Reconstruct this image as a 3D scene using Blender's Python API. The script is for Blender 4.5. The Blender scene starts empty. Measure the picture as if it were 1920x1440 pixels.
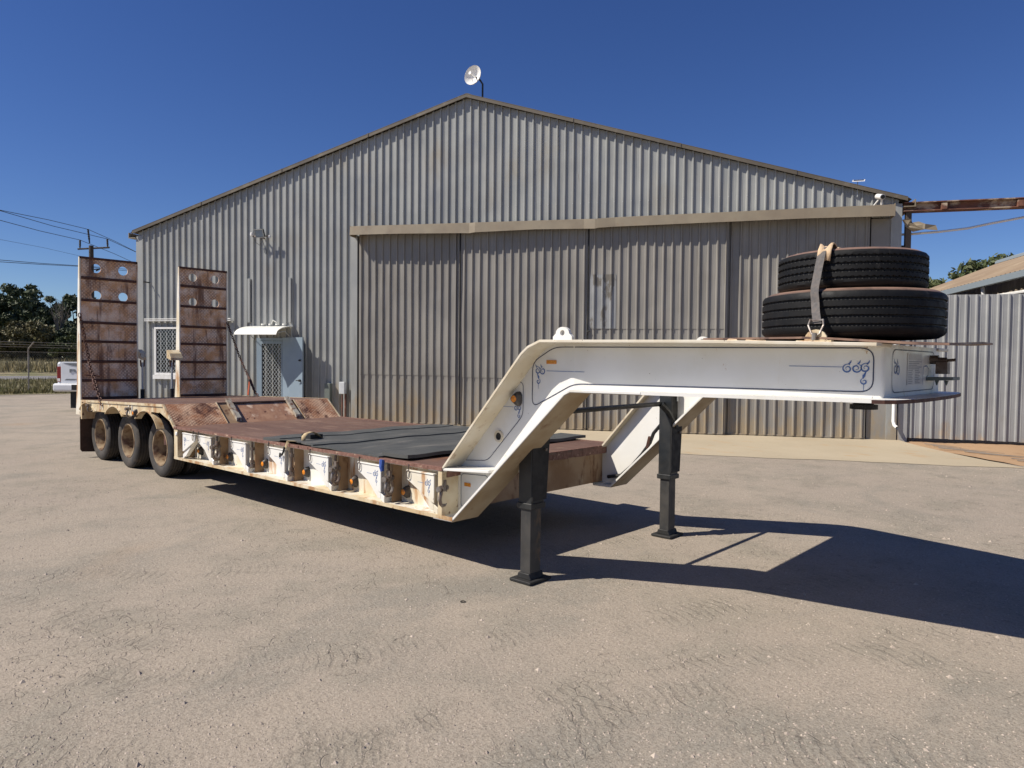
import bpy, math, random
import numpy as np
from mathutils import Vector, Matrix

random.seed(7)
rng = np.random.default_rng(7)
R = math.radians
scene = bpy.context.scene
col = scene.collection

# ------------------------------------------------------------------ camera
YAW, PITCH, ROLL = R(47.7625), R(-1.8512), R(0.5914)
CAM = Vector((6.7423, -3.8021, 1.6669))
fw = Vector((-math.cos(YAW) * math.cos(PITCH), math.sin(YAW) * math.cos(PITCH), math.sin(PITCH)))
rt0 = Vector((math.sin(YAW), math.cos(YAW), 0))
up0 = rt0.cross(fw)
rt = math.cos(ROLL) * rt0 + math.sin(ROLL) * up0
up = -math.sin(ROLL) * rt0 + math.cos(ROLL) * up0
cd = bpy.data.cameras.new('camera')
cd.sensor_width = 36.0
cd.lens = 1330.69 / 1920 * 36
cd.clip_start = 0.05
cd.clip_end = 3000
cam = bpy.data.objects.new('camera', cd)
col.objects.link(cam)
m = Matrix((rt, up, -fw)).transposed().to_4x4()
m.translation = CAM
cam.matrix_world = m
scene.camera = cam

# ------------------------------------------------------------------ sky, sun, exposure
SUN_EL, SUN_AZ = 46.5, -122.5          # azimuth of the direction towards the sun, degrees from +X
world = bpy.data.worlds.new('World')
scene.world = world
world.use_nodes = True
wn = world.node_tree
sky = wn.nodes.new('ShaderNodeTexSky')
sky.sky_type = 'NISHITA'
sky.sun_disc = False
sky.sun_elevation = R(SUN_EL)
sky.sun_rotation = R(90.0 - SUN_AZ)
sky.altitude = 300
sky.air_density = 0.9
sky.dust_density = 0.0
sky.ozone_density = 6.0
bg = wn.nodes['Background']
bg.inputs['Strength'].default_value = 0.072
hs = wn.nodes.new('ShaderNodeHueSaturation')      # the camera's rendering of a deep clear blue, the same all over the sky
hs.inputs['Saturation'].default_value = 1.15
hs.inputs['Hue'].default_value = .515
wn.links.new(sky.outputs[0], hs.inputs['Color'])
wn.links.new(hs.outputs[0], bg.inputs['Color'])
sd = bpy.data.lights.new('sun', 'SUN')
sd.energy = 5.0
sd.angle = R(0.5)
sd.color = (1.0, 0.93, 0.83)
sun = bpy.data.objects.new('sun', sd)
col.objects.link(sun)
tosun = Vector((math.cos(R(SUN_AZ)) * math.cos(R(SUN_EL)), math.sin(R(SUN_AZ)) * math.cos(R(SUN_EL)), math.sin(R(SUN_EL))))
sun.rotation_euler = tosun.to_track_quat('Z', 'Y').to_euler()
sun.location = (0, -10, 20)
vs = scene.view_settings
vs.view_transform = 'Standard'
vs.look = 'None'
vs.exposure = 0.32
vs.gamma = 1.0
vs.use_curve_mapping = False
scene.cycles.max_bounces = 6
scene.cycles.diffuse_bounces = 3
scene.cycles.glossy_bounces = 3
scene.cycles.transparent_max_bounces = 8

# ------------------------------------------------------------------ mesh helpers
WLOC = {}


class MB:
    """collects geometry in world coordinates and links it as one mesh object"""

    def __init__(self, xf=None):
        self.v, self.f, self.xf = [], [], xf

    def add(self, vs_, fs):
        b = len(self.v)
        self.v += [tuple(p) for p in vs_]
        self.f += [tuple(i + b for i in f) for f in fs]
        return self

    def box(self, x0, x1, y0, y1, z0, z1):
        return self.add([(x, y, z) for z in (z0, z1) for y in (y0, y1) for x in (x0, x1)],
                        [(0, 2, 3, 1), (4, 5, 7, 6), (0, 1, 5, 4), (2, 6, 7, 3), (0, 4, 6, 2), (1, 3, 7, 5)])

    def hexa(self, p):
        """8 points: bottom 4 (ccw), top 4"""
        return self.add(p, [(0, 3, 2, 1), (4, 5, 6, 7), (0, 1, 5, 4), (1, 2, 6, 5), (2, 3, 7, 6), (3, 0, 4, 7)])

    def prism(self, poly, axis, a, b):
        """poly in the plane of the two other axes, extruded along axis from a to b"""
        def pt(q, t):
            return {'x': (t, q[0], q[1]), 'y': (q[0], t, q[1]), 'z': (q[0], q[1], t)}[axis]
        n = len(poly)
        return self.add([pt(q, a) for q in poly] + [pt(q, b) for q in poly],
                        [tuple(range(n))[::-1], tuple(range(n, 2 * n))] + [(i, (i + 1) % n, n + (i + 1) % n, n + i) for i in range(n)])

    def strip(self, path, off0, off1, t):
        """flange following a path of (x, z) with y from off0(x) to off1(x), thickness t on the inner normal"""
        n = len(path)
        nr = []
        for i in range(n):
            a = path[max(i - 1, 0)]
            c = path[min(i + 1, n - 1)]
            dx, dz = c[0] - a[0], c[1] - a[1]
            L = math.hypot(dx, dz)
            nr.append((-dz / L, dx / L))
        vs_, fs = [], []
        for (x, z), (nx, nz) in zip(path, nr):
            y0, y1 = off0(x), off1(x)
            vs_ += [(x, y0, z), (x, y1, z), (x + nx * t, y1, z + nz * t), (x + nx * t, y0, z + nz * t)]
        for i in range(n - 1):
            a, c = 4 * i, 4 * i + 4
            for k in range(4):
                fs.append((a + k, c + k, c + (k + 1) % 4, a + (k + 1) % 4))
        fs += [(3, 2, 1, 0), tuple(4 * (n - 1) + k for k in range(4))]
        return self.add(vs_, fs)

    def tube(self, path, r, n=8, closed=False, caps=True):
        path = [Vector(p) for p in path]
        N = len(path)
        rr = r if isinstance(r, (list, tuple)) else [r] * N
        vs_, fs = [], []
        prev = None
        for i, p in enumerate(path):
            a = path[(i - 1) % N] if (closed or i > 0) else p
            c = path[(i + 1) % N] if (closed or i < N - 1) else p
            d = (c - a).normalized()
            ref = prev if prev is not None else (Vector((0, 0, 1)) if abs(d.z) < .9 else Vector((1, 0, 0)))
            e1 = (ref - d * ref.dot(d))
            if e1.length < 1e-5:
                e1 = d.orthogonal()
            e1.normalize()
            e2 = d.cross(e1)
            prev = e1
            for k in range(n):
                t = 2 * math.pi * k / n
                vs_.append(p + (e1 * math.cos(t) + e2 * math.sin(t)) * rr[i])
        for i in range(N if closed else N - 1):
            a, c = i * n, ((i + 1) % N) * n
            for k in range(n):
                fs.append((a + k, a + (k + 1) % n, c + (k + 1) % n, c + k))
        if caps and not closed:
            fs += [tuple(range(n))[::-1], tuple(range((N - 1) * n, N * n))]
        return self.add(vs_, fs)

    def cyl(self, a, b, r, n=16):
        return self.tube([a, b], r, n)

    def lathe(self, prof, c, axis='z', n=48, closed=True):
        """prof: (radius, along) pairs"""
        vs_, fs = [], []
        P = len(prof)
        for i in range(n):
            t = 2 * math.pi * i / n
            for r_, h in prof:
                q = (r_ * math.cos(t), r_ * math.sin(t))
                vs_.append({'z': (c[0] + q[0], c[1] + q[1], c[2] + h), 'y': (c[0] + q[0], c[1] + h, c[2] + q[1]),
                            'x': (c[0] + h, c[1] + q[0], c[2] + q[1])}[axis])
        for i in range(n):
            j = (i + 1) % n
            for k in range(P if closed else P - 1):
                l = (k + 1) % P
                fs.append((i * P + k, j * P + k, j * P + l, i * P + l))
        return self.add(vs_, fs)

    def grid(self, us, vs_, fn):
        pts = [fn(u, v) for v in vs_ for u in us]
        n = len(us)
        return self.add(pts, [(j * n + i, j * n + i + 1, (j + 1) * n + i + 1, (j + 1) * n + i) for j in range(len(vs_) - 1) for i in range(n - 1)])

    def ribbon(self, pts, w, fn):
        """flat line of half-width w (number or list) along 2D points, mapped by fn(a, b) into the scene"""
        n = len(pts)
        ww = w if isinstance(w, (list, tuple)) else [w] * n
        vs_, fs = [], []
        for i, p in enumerate(pts):
            a, c = pts[max(i - 1, 0)], pts[min(i + 1, n - 1)]
            dx, dy = c[0] - a[0], c[1] - a[1]
            L = math.hypot(dx, dy) or 1
            nx, ny = -dy / L * ww[i], dx / L * ww[i]
            vs_ += [fn(p[0] + nx, p[1] + ny), fn(p[0] - nx, p[1] - ny)]
        for i in range(n - 1):
            fs.append((2 * i, 2 * i + 1, 2 * i + 3, 2 * i + 2))
        return self.add(vs_, fs)

    def build(self, name, mat, parent=None, smooth=False, bevel=0, segs=1):
        vs_ = self.v
        if self.xf:
            vs_ = [tuple(self.xf(*p)) for p in vs_]
        a = np.array(vs_, dtype=float)
        lo, hi = a.min(0), a.max(0)
        c = Vector(((lo[0] + hi[0]) / 2, (lo[1] + hi[1]) / 2, lo[2]))
        a -= np.array(c)
        me = bpy.data.meshes.new(name)
        me.from_pydata([tuple(p) for p in a], [], self.f)
        me.validate()
        me.update()
        if smooth:
            me.shade_smooth()
            try:
                me.set_sharp_from_angle(angle=R(smooth if smooth > 1 else 40))
            except Exception:
                pass
        if mat is not None:
            me.materials.append(mat)
        o = bpy.data.objects.new(name, me)
        col.objects.link(o)
        WLOC[o.name] = c
        if parent is not None:
            o.parent = parent
            o.location = c - WLOC[parent.name]
        else:
            o.location = c
        if bevel:
            b = o.modifiers.new('bevel', 'BEVEL')
            b.width = bevel
            b.segments = segs
            b.limit_method = 'ANGLE'
            b.angle_limit = R(40)
        return o


def fixn(o):
    """make normals consistent"""
    import bmesh
    bm = bmesh.new()
    bm.from_mesh(o.data)
    bmesh.ops.recalc_face_normals(bm, faces=bm.faces)
    bm.to_mesh(o.data)
    bm.free()
    return o


def empty(name, loc):
    o = bpy.data.objects.new(name, None)
    o.empty_display_size = .2
    col.objects.link(o)
    o.location = loc
    WLOC[o.name] = Vector(loc)
    return o


def tag(o, label=None, cat=None, group=None, kind=None):
    if label:
        o['label'] = label
    if cat:
        o['category'] = cat
    if group:
        o['group'] = group
    if kind:
        o['kind'] = kind
    return o


def dup(o, delta, parent=None):
    """copy an object shifted by delta, sharing its mesh"""
    c = o.copy()
    col.objects.link(c)
    w = WLOC[o.name] + Vector(delta)
    WLOC[c.name] = w
    c.parent = parent
    c.location = w - (WLOC[parent.name] if parent else Vector((0, 0, 0)))
    return c


def dup_tree(o, delta, parent=None):
    c = dup(o, delta, parent)
    for ch in list(o.children):
        dup_tree(ch, delta, c)
    return c


def lerp(a, b, t):
    return a + (b - a) * t


# ------------------------------------------------------------------ material helpers
class NT:
    def __init__(self, name):
        self.m = bpy.data.materials.new(name)
        self.m.use_nodes = True
        self.t = self.m.node_tree
        self.b = self.t.nodes['Principled BSDF']
        self.geo = self.n('ShaderNodeNewGeometry')
        self.pos = self.geo.outputs['Position']

    def n(self, typ, **kw):
        nd = self.t.nodes.new(typ)
        for k, v in kw.items():
            setattr(nd, k, v)
        return nd

    def l(self, a, b):
        self.t.links.new(a, b)

    def put(self, sock, v):
        if hasattr(v, 'is_linked') or isinstance(v, bpy.types.NodeSocket):
            self.l(v, sock)
        elif isinstance(v, (tuple, list)) and len(v) == 3 and sock.type == 'RGBA':
            sock.default_value = (*v, 1)
        else:
            sock.default_value = v

    def math(self, op, a, b=0.0, c=None, clamp=False):
        nd = self.n('ShaderNodeMath', operation=op)
        nd.use_clamp = clamp
        self.put(nd.inputs[0], a)
        self.put(nd.inputs[1], b)
        if c is not None:
            self.put(nd.inputs[2], c)
        return nd.outputs[0]

    def scaled(self, stretch):
        if stretch == (1, 1, 1):
            return self.pos
        nd = self.n('ShaderNodeVectorMath', operation='MULTIPLY')
        self.l(self.pos, nd.inputs[0])
        nd.inputs[1].default_value = stretch
        return nd.outputs[0]

    def noise(self, scale, detail=4, rough=.55, stretch=(1, 1, 1), dist=0.0):
        nd = self.n('ShaderNodeTexNoise')
        self.l(self.scaled(stretch), nd.inputs['Vector'])
        nd.inputs['Scale'].default_value = scale
        nd.inputs['Detail'].default_value = detail
        nd.inputs['Roughness'].default_value = rough
        nd.inputs['Distortion'].default_value = dist
        return nd.outputs['Fac']

    def vor(self, scale, feature='F1', stretch=(1, 1, 1), out='Distance', rand=1.0):
        nd = self.n('ShaderNodeTexVoronoi', feature=feature)
        self.l(self.scaled(stretch), nd.inputs['Vector'])
        nd.inputs['Scale'].default_value = scale
        nd.inputs['Randomness'].default_value = rand
        return nd.outputs[out]

    def ramp(self, f, lo, hi, smooth=True, a=0.0, b=1.0):
        nd = self.n('ShaderNodeMapRange')
        nd.interpolation_type = 'SMOOTHSTEP' if smooth else 'LINEAR'
        self.put(nd.inputs['Value'], f)
        nd.inputs['From Min'].default_value = lo
        nd.inputs['From Max'].default_value = hi
        nd.inputs['To Min'].default_value = a
        nd.inputs['To Max'].default_value = b
        return nd.outputs[0]

    def mix(self, f, a, b, mode='MIX'):
        nd = self.n('ShaderNodeMix', data_type='RGBA', blend_type=mode)
        self.put(nd.inputs[0], f)
        self.put(nd.inputs[6], a)
        self.put(nd.inputs[7], b)
        return nd.outputs[2]

    def xyz(self):
        nd = self.n('ShaderNodeSeparateXYZ')
        self.l(self.pos, nd.inputs[0])
        return nd.outputs

    def bump(self, h, strength=.5, dist=.01, prev=None):
        nd = self.n('ShaderNodeBump')
        nd.inputs['Strength'].default_value = strength
        nd.inputs['Distance'].default_value = dist
        self.l(h, nd.inputs['Height'])
        if prev is not None:
            self.l(prev, nd.inputs['Normal'])
        return nd.outputs[0]

    def done(self, color, rough=.6, metal=0.0, normal=None, spec=.5):
        self.put(self.b.inputs['Base Color'], color)
        self.put(self.b.inputs['Roughness'], rough)
        self.put(self.b.inputs['Metallic'], metal)
        self.b.inputs['Specular IOR Level'].default_value = spec
        if normal is not None:
            self.l(normal, self.b.inputs['Normal'])
        return self.m


def simple(name, c1, c2=None, scale=8, rough=.6, metal=0.0, layers=(), bump=None, spec=.5, dust=None, dustz=None):
    """layers: (colour, scale, lo, hi, stretch)"""
    t = NT(name)
    c = c1
    if c2 is not None:
        c = t.mix(t.ramp(t.noise(scale), .35, .65), c1, c2)
    for (lc, ls, lo, hi, st) in layers:
        c = t.mix(t.ramp(t.noise(ls, 6, .62, st), lo, hi), c, lc)
    if dust is not None:                      # dust lying on surfaces that face up
        nz = t.n('ShaderNodeSeparateXYZ')
        t.l(t.geo.outputs['Normal'], nz.inputs[0])
        f = t.math('MULTIPLY', t.ramp(nz.outputs[2], .80, .99), t.ramp(t.noise(9, 5), .2, .6, a=.45, b=1.0))
        c = t.mix(f, c, dust)
    if dustz is not None:                     # splashed red dust along the foot of a wall
        dc, z0, z1 = dustz
        x = t.xyz()
        f = t.math('MULTIPLY', t.ramp(t.math('ADD', x[2], t.ramp(t.noise(3.0, 6, .7, (1, 1, .4)), .25, .75, a=-.75, b=.75)), z0, z1, a=1.0, b=0.0), .62)
        c = t.mix(f, c, dc)
    nrm = None
    if bump is not None:
        nrm = t.bump(t.noise(bump[0], 5, .6), bump[1], bump[2])
    r_ = t.ramp(t.noise(scale * 1.7, 4), .3, .7, a=max(rough - .1, .05), b=min(rough + .1, 1))
    return t.done(c, r_, metal, nrm, spec)

# ------------------------------------------------------------------ materials
M = {}
RUST = (.15, .062, .028)
M['paint'] = simple('white_trailer_paint', (.74, .73, .69), (.70, .685, .63), 3.0, .38,
                    layers=[((.60, .53, .39), 1.7, .56, .80, (1, 1, .5)), ((.50, .38, .22), 7, .64, .80, (1, 1, .14)), ((.40, .25, .12), 14, .67, .75, (1, 1, .6)), ((.16, .07, .035), 34, .70, .735, (1, 1, 1))],
                    bump=(6, .05, .012))
M['paint_beam'] = simple('rust_streaked_beam_paint', (.74, .72, .65), (.66, .60, .47), 2.6, .42,
                         layers=[((.58, .46, .28), 2.4, .46, .70, (1, 1, .6)), ((.40, .20, .075), 8, .53, .68, (1, 1, .16)), ((.15, .06, .03), 26, .66, .71, (1, 1, .6))], bump=(25, .08, .005))
M['cream'] = simple('dirty_cream_paint', (.62, .54, .38), (.50, .38, .22), 4.0, .5,
                    layers=[((.34, .18, .075), 5, .50, .68, (1, 1, .3)), ((.13, .055, .028), 20, .60, .68, (1, 1, .6))], bump=(40, .1, .004))
M['flange'] = simple('stained_flange_paint', (.66, .61, .50), (.58, .50, .36), 2.6, .45,
                     layers=[((.30, .17, .08), 6, .57, .75, (1, 1, 1)), ((.12, .05, .03), 30, .66, .72, (1, 1, 1))], bump=(35, .08, .004))
M['under'] = simple('dirt_and_bounce_tinted_underside', (.44, .36, .24), (.34, .25, .145), 2.2, .65, layers=[((.22, .12, .055), 4, .55, .72, (1, 1, 1))], bump=(30, .1, .004))  # tan joins real dirt with bounce light off the ground, put into the colour
M['tan_rust'] = simple('tan_rust_stained_steel', (.27, .16, .08), (.36, .25, .15), 3.5, .7,
                       layers=[((.13, .055, .025), 7, .52, .68, (1, 1, .35)), ((.42, .34, .23), 9, .62, .75, (1, 1, .3))], bump=(40, .15, .004))
M['edge_rust'] = simple('flaking_deck_edge', (.22, .115, .085), (.15, .07, .05), 26, .7,
                        layers=[((.50, .36, .25), 30, .60, .68, (.5, 1, 1))], bump=(60, .3, .004))


def deck_mat():
    t = NT('worn_rusty_deck_plate')
    c = t.mix(t.ramp(t.noise(1.6, 5, .6, (.35, 1, 1)), .3, .7), (.15, .085, .060), (.11, .060, .044))
    c = t.mix(t.ramp(t.noise(5, 6, .65, (.16, 1, 1)), .50, .70), c, (.195, .118, .085))
    c = t.mix(t.ramp(t.noise(2.2, 6, .7, (.6, 1, 1), 1.0), .56, .70, a=0, b=.8), c, (.27, .185, .125))
    c = t.mix(t.ramp(t.noise(1.1, 5, .6), .58, .72, a=0, b=.8), c, (.21, .095, .045))
    c = t.mix(t.ramp(t.noise(13, 6, .6, (.3, 1, 1)), .60, .72), c, (.075, .038, .028))
    c = t.mix(t.ramp(t.noise(24, 4, .6, (.05, 1, 1)), .64, .70, a=0, b=.7), c, (.36, .27, .20))
    return t.done(c, t.ramp(t.noise(4, 5), .3, .7, a=.42, b=.75), 0, t.bump(t.noise(45, 6, .65, (.4, 1, 1)), .25, .004), .45)


M['deck'] = deck_mat()


def tread(name, base, rust, dark, amount, smooth_rough=.6):
    """checker plate: raised lozenges on a 45 degree grid, in plane coordinates (y, x - z)"""
    t = NT(name)
    x = t.xyz()
    v = t.math('SUBTRACT', x[0], x[2])
    P = 2 * math.pi / .058
    a = t.math('MULTIPLY', t.math('ADD', x[1], v), P / 2)
    b = t.math('MULTIPLY', t.math('SUBTRACT', x[1], v), P / 2)
    f = t.math('MULTIPLY', t.math('ABSOLUTE', t.math('SINE', a)), t.math('ABSOLUTE', t.math('SINE', b)))
    loz = t.ramp(f, .42, .62)
    patch = t.ramp(t.noise(3.2, 5, .6), .40, .62)
    c = t.mix(t.ramp(t.noise(5, 5, .6), .35, .65), base, rust)
    c = t.mix(t.math('MULTIPLY', t.math('SUBTRACT', 1.0, loz), t.math('MULTIPLY', patch, amount)), c, dark)
    c = t.mix(t.ramp(t.noise(7, 6, .62, (1, 1.3, .22)), .56, .72), c, dark)
    c = t.mix(t.ramp(t.noise(4.5, 5, .6, (1, 1, .12)), .55, .66, a=0, b=.85), c, dark)
    c = t.mix(t.ramp(t.noise(2.4, 4, .6), .58, .78), c, rust)
    n1 = t.bump(loz, .9, .006)
    n2 = t.bump(t.noise(70, 4), .15, .003, n1)
    return t.done(c, smooth_rough, 0, n2, .5)


M['tread_ramp'] = tread('rusty_checker_plate_ramp', (.84, .67, .52), (.66, .37, .18), (.13, .052, .028), .5)
M['tread_slope'] = tread('rusty_checker_plate_slope', (.68, .45, .29), (.40, .19, .095), (.085, .034, .02), .6, .26)
M['slope_mid'] = simple('bare_rust_slope_plate', (.46, .27, .165), (.24, .105, .06), 4, .42,
                        layers=[((.70, .52, .37), 4, .50, .62, (1, 1, 1)), ((.08, .03, .02), 9, .62, .7, (1, 1, 1))], bump=(35, .2, .004))
M['rail'] = simple('scuffed_rail_paint', (.42, .40, .33), (.30, .25, .19), 9, .6, layers=[((.15, .075, .045), 12, .50, .60, (1, 1, 1))], bump=(40, .2, .004))
M['cover'] = simple('brown_rust_cover_plate', (.25, .155, .105), (.15, .085, .06), 5, .6, layers=[((.08, .045, .035), 9, .52, .64, (1, 1, 1))], bump=(40, .2, .004))
M['dark_rust'] = simple('dark_rust', (.10, .04, .024), (.055, .022, .016), 12, .75, bump=(50, .3, .004))
M['steel'] = simple('weathered_grey_steel', (.20, .17, .15), (.13, .09, .07), 18, .5, .35, layers=[((.16, .07, .035), 20, .58, .7, (1, 1, 1))], bump=(60, .15, .003))
M['shackle'] = simple('galvanised_shackle', (.26, .24, .22), (.16, .12, .10), 24, .45, .45, bump=(60, .1, .002))
M['black'] = simple('black_leg_paint', (.014, .016, .017), (.028, .028, .027), 6, .42,
                    layers=[((.16, .10, .055), 5, .70, .80, (1, 1, .5))], bump=(40, .1, .003))
M['leg_inner'] = simple('scuffed_leg_tube', (.03, .03, .03), (.05, .047, .043), 7, .5, layers=[((.17, .105, .05), 4, .52, .64, (1, 1, .5)), ((.10, .08, .065), 9, .6, .7, (1, 1, .12))], bump=(40, .12, .003))
M['black_matt'] = simple('matt_black', (.012, .012, .012), (.02, .019, .018), 10, .7)
M['tyre'] = simple('trailer_tyre_rubber', (.034, .031, .029), (.055, .048, .041), 7, .82, layers=[((.10, .078, .058), 6, .52, .75, (1, 1, 1))], bump=(90, .15, .003))
M['spare'] = simple('spare_tyre_rubber', (.011, .0115, .012), (.018, .0175, .017), 9, .62,
                    layers=[((.055, .05, .045), 16, .58, .74, (1, 1, .35))], bump=(60, .35, .004), dust=(.28, .17, .12))
M['spare_tread'] = simple('spare_tyre_tread', (.006, .0064, .0068), (.0095, .0095, .0094), 9, .62, spec=.25, layers=[((.03, .028, .026), 14, .60, .76, (1, 1, .35))], bump=(60, .35, .004))
M['rim'] = simple('dusty_cream_wheel_rim', (.30, .225, .14), (.20, .13, .075), 9, .5, layers=[((.11, .055, .03), 9, .50, .66, (1, 1, 1))])
M['flap'] = simple('brown_dusted_mud_flap', (.04, .022, .016), (.06, .032, .022), 8, .85)
M['mat'] = simple('black_rubber_belting', (.058, .062, .059), (.078, .08, .074), 2.5, .6,
                  layers=[((.16, .15, .13), 3, .52, .75, (1.5, .3, 1)), ((.045, .045, .045), 7, .58, .68, (1.8, .3, 1))], bump=(50, .25, .004))
M['web_strap'] = simple('grey_strap_webbing', (.085, .08, .078), (.12, .105, .095), 40, .8, bump=(160, .3, .002))
M['canvas'] = simple('sun_bleached_canvas', (.60, .44, .28), (.48, .34, .21), 26, .9, bump=(60, .5, .006))
M['strap_tan'] = simple('faded_tan_strap', (.46, .36, .21), (.36, .27, .15), 30, .85, bump=(120, .3, .002))
M['blue_line'] = simple('blue_pinstripe', (.055, .115, .29), (.075, .145, .34), 20, .5)
M['navy_line'] = simple('dark_blue_pinstripe', (.022, .03, .07), None, 20, .5)
M['print'] = simple('grey_printing', (.26, .26, .28), None, 20, .6)
M['placard'] = simple('silver_placard', (.60, .59, .57), (.52, .51, .50), 30, .4)
M['placard_head'] = simple('grey_placard_heading', (.47, .46, .45), None, 30, .5)
M['amber'] = simple('amber_lens', (.75, .26, .02), (.62, .20, .015), 50, .22)
M['boot'] = simple('rubber_lamp_boot', (.03, .03, .03), (.07, .055, .045), 26, .6)
M['reflector'] = simple('orange_reflector', (.62, .24, .02), (.5, .18, .015), 90, .3)
M['blue_cloth'] = simple('blue_webbing', (.03, .07, .30), (.05, .12, .40), 60, .8)
M['red_cloth'] = simple('faded_red_ribbon', (.42, .09, .04), None, 30, .8)
M['white_tag'] = simple('white_plastic', (.78, .78, .75), (.70, .70, .66), 10, .4)
M['zinc'] = simple('weathered_zincalume_cladding', (.34, .347, .33), (.292, .298, .285), 1.1, .5, .08,
                   layers=[((.225, .225, .205), 2.2, .55, .8, (1, 1, .12)), ((.385, .385, .36), 3.4, .55, .75, (2, 2, .12)), ((.29, .255, .195), .8, .56, .8, (1, 1, .5)), ((.19, .155, .11), 9, .66, .76, (1, 1, .1))],
                   bump=(12, .03, .004), dustz=((.31, .235, .135), .0, .9))
M['zinc_door'] = simple('dusty_door_cladding', (.275, .26, .232), (.235, .222, .198), .9, .55, .05,
                        layers=[((.19, .172, .145), 2.6, .55, .8, (1, 1, .16)), ((.31, .297, .27), 3.6, .56, .76, (2, 2, .1)), ((.24, .19, .125), 1.3, .60, .8, (1, 1, .4)), ((.15, .115, .075), 8, .66, .76, (1, 1, .1))],
                        bump=(10, .05, .006), dustz=((.33, .245, .135), -.1, .95))
M['zinc_patch'] = simple('pale_replacement_sheet', (.31, .315, .31), (.265, .27, .265), 2, .5, .05, layers=[((.16, .145, .12), 2.6, .53, .60, (1.6, 1.6, .7))])
M['zinc_fence'] = simple('galvanised_fence_sheet', (.335, .34, .335), (.29, .295, .29), 1.4, .5, .08,
                         layers=[((.23, .235, .232), 3, .56, .8, (1, 1, .12)), ((.28, .26, .22), 2, .58, .8, (1, 1, .5))], bump=(9, .06, .006), dustz=((.40, .30, .19), -.25, .35))
M['trim'] = simple('beige_folded_flashing', (.27, .225, .155), (.235, .19, .13), 1.6, .5, .1,
                   layers=[((.25, .19, .125), 2.5, .56, .74, (1, 1, 1)), ((.18, .11, .06), 9, .68, .76, (1, 1, 1))], bump=(5, .12, .01))
M['barge'] = simple('brown_barge_flashing', (.15, .125, .09), (.12, .10, .072), 1.2, .5, .1, layers=[((.20, .17, .125), 3, .55, .7, (1, 1, 1))])
M['roof'] = simple('faded_roof_sheet', (.36, .30, .22), (.30, .24, .17), 1.5, .55, .1)
M['gap'] = simple('dark_door_gap', (.02, .019, .018), None, 5, .9)
M['door'] = simple('blue_grey_door_paint', (.215, .275, .33), (.20, .255, .305), 2, .4, layers=[((.28, .33, .38), 4, .6, .8, (1, 1, .4))])
M['frame'] = simple('aluminium_frame', (.44, .46, .46), (.38, .40, .40), 8, .4, .2)
M['glass'] = simple('dark_window_glass', (.012, .014, .016), None, 5, .08)
M['canopy'] = simple('white_awning_sheet', (.80, .79, .72), (.74, .73, .66), 4, .4)
M['concrete'] = None
M['plastic_white'] = simple('white_pvc', (.78, .77, .74), (.70, .69, .65), 9, .35)
M['meter'] = simple('grey_meter_box', (.55, .57, .58), (.5, .52, .53), 9, .5)
M['green_box'] = simple('grey_green_box', (.13, .15, .135), None, 9, .6)
M['rust_beam'] = simple('rusted_steel_beam', (.18, .075, .045), (.10, .042, .03), 4, .75,
                        layers=[((.42, .33, .24), 2.6, .50, .6, (.6, .6, 1))], bump=(30, .2, .005))
M['post_grey'] = simple('brown_grey_post', (.10, .075, .055), (.075, .06, .05), 4, .7)
M['dish'] = simple('white_dish_paint', (.80, .79, .76), (.74, .73, .70), 4, .4)
M['wood_pole'] = simple('weathered_pole_timber', (.075, .058, .046), (.05, .04, .034), 2, .85)
M['wire'] = simple('dark_cable', (.02, .022, .026), None, 2, .6)
M['insul'] = simple('dark_insulator', (.028, .028, .032), None, 4, .35)
M['car_white'] = simple('white_car_paint', (.74, .76, .78), (.70, .72, .75), 2, .22)
M['car_grey'] = simple('grey_tailgate_trim', (.18, .19, .20), None, 5, .35)
M['car_glass'] = simple('tinted_car_glass', (.01, .012, .014), None, 2, .05)
M['tail_red'] = simple('red_tail_lamp', (.25, .012, .01), (.16, .01, .01), 20, .2)
M['chrome'] = simple('white_bumper', (.72, .73, .74), (.66, .67, .68), 3, .25)
M['galv_post'] = simple('galvanised_fence_post', (.30, .28, .25), (.22, .19, .16), 3, .6, .2)
M['bark'] = simple('grey_bark', (.13, .11, .09), (.075, .06, .05), 5, .9, bump=(20, .5, .02))
M['twig'] = simple('bare_twig_bark', (.20, .17, .14), None, 5, .9)
M['pebble'] = simple('pebble_stone', (.44, .37, .30), (.28, .23, .19), 11, .85)
M['roof2'] = simple('dusted_roof_sheet', (.30, .225, .145), (.25, .18, .115), .8, .6, .05, layers=[((.38, .30, .20), 1.2, .55, .7, (1, 1, 1))])
M['gutter2'] = simple('blue_grey_gutter', (.24, .28, .30), None, 3, .5)
M['wall2'] = simple('brown_wall_sheet', (.30, .255, .20), (.24, .20, .15), 2, .6)


def leafmat(name, c1, c2, c3):
    t = NT(name)
    c = t.mix(t.ramp(t.noise(1.1, 3), .35, .65), c1, c2)
    oi = t.n('ShaderNodeNewGeometry')
    c = t.mix(t.ramp(oi.outputs['Random Per Island'], .55, 1.0), c, c3)
    m_ = t.done(c, .6, 0, None, .3)
    return m_


M['leaf_dark'] = leafmat('dark_eucalypt_leaf', (.052, .07, .033), (.07, .088, .04), (.13, .145, .085))
M['leaf_olive'] = leafmat('olive_shrub_leaf', (.12, .105, .045), (.095, .092, .04), (.17, .14, .065))
M['leaf_green'] = leafmat('green_shrub_leaf', (.05, .07, .025), (.07, .085, .03), (.11, .12, .05))
M['drygrass'] = leafmat('dry_grass', (.30, .25, .13), (.22, .20, .10), (.42, .35, .19))
M['grass'] = leafmat('green_brown_grass', (.12, .125, .04), (.20, .17, .075), (.26, .22, .10))


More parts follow.
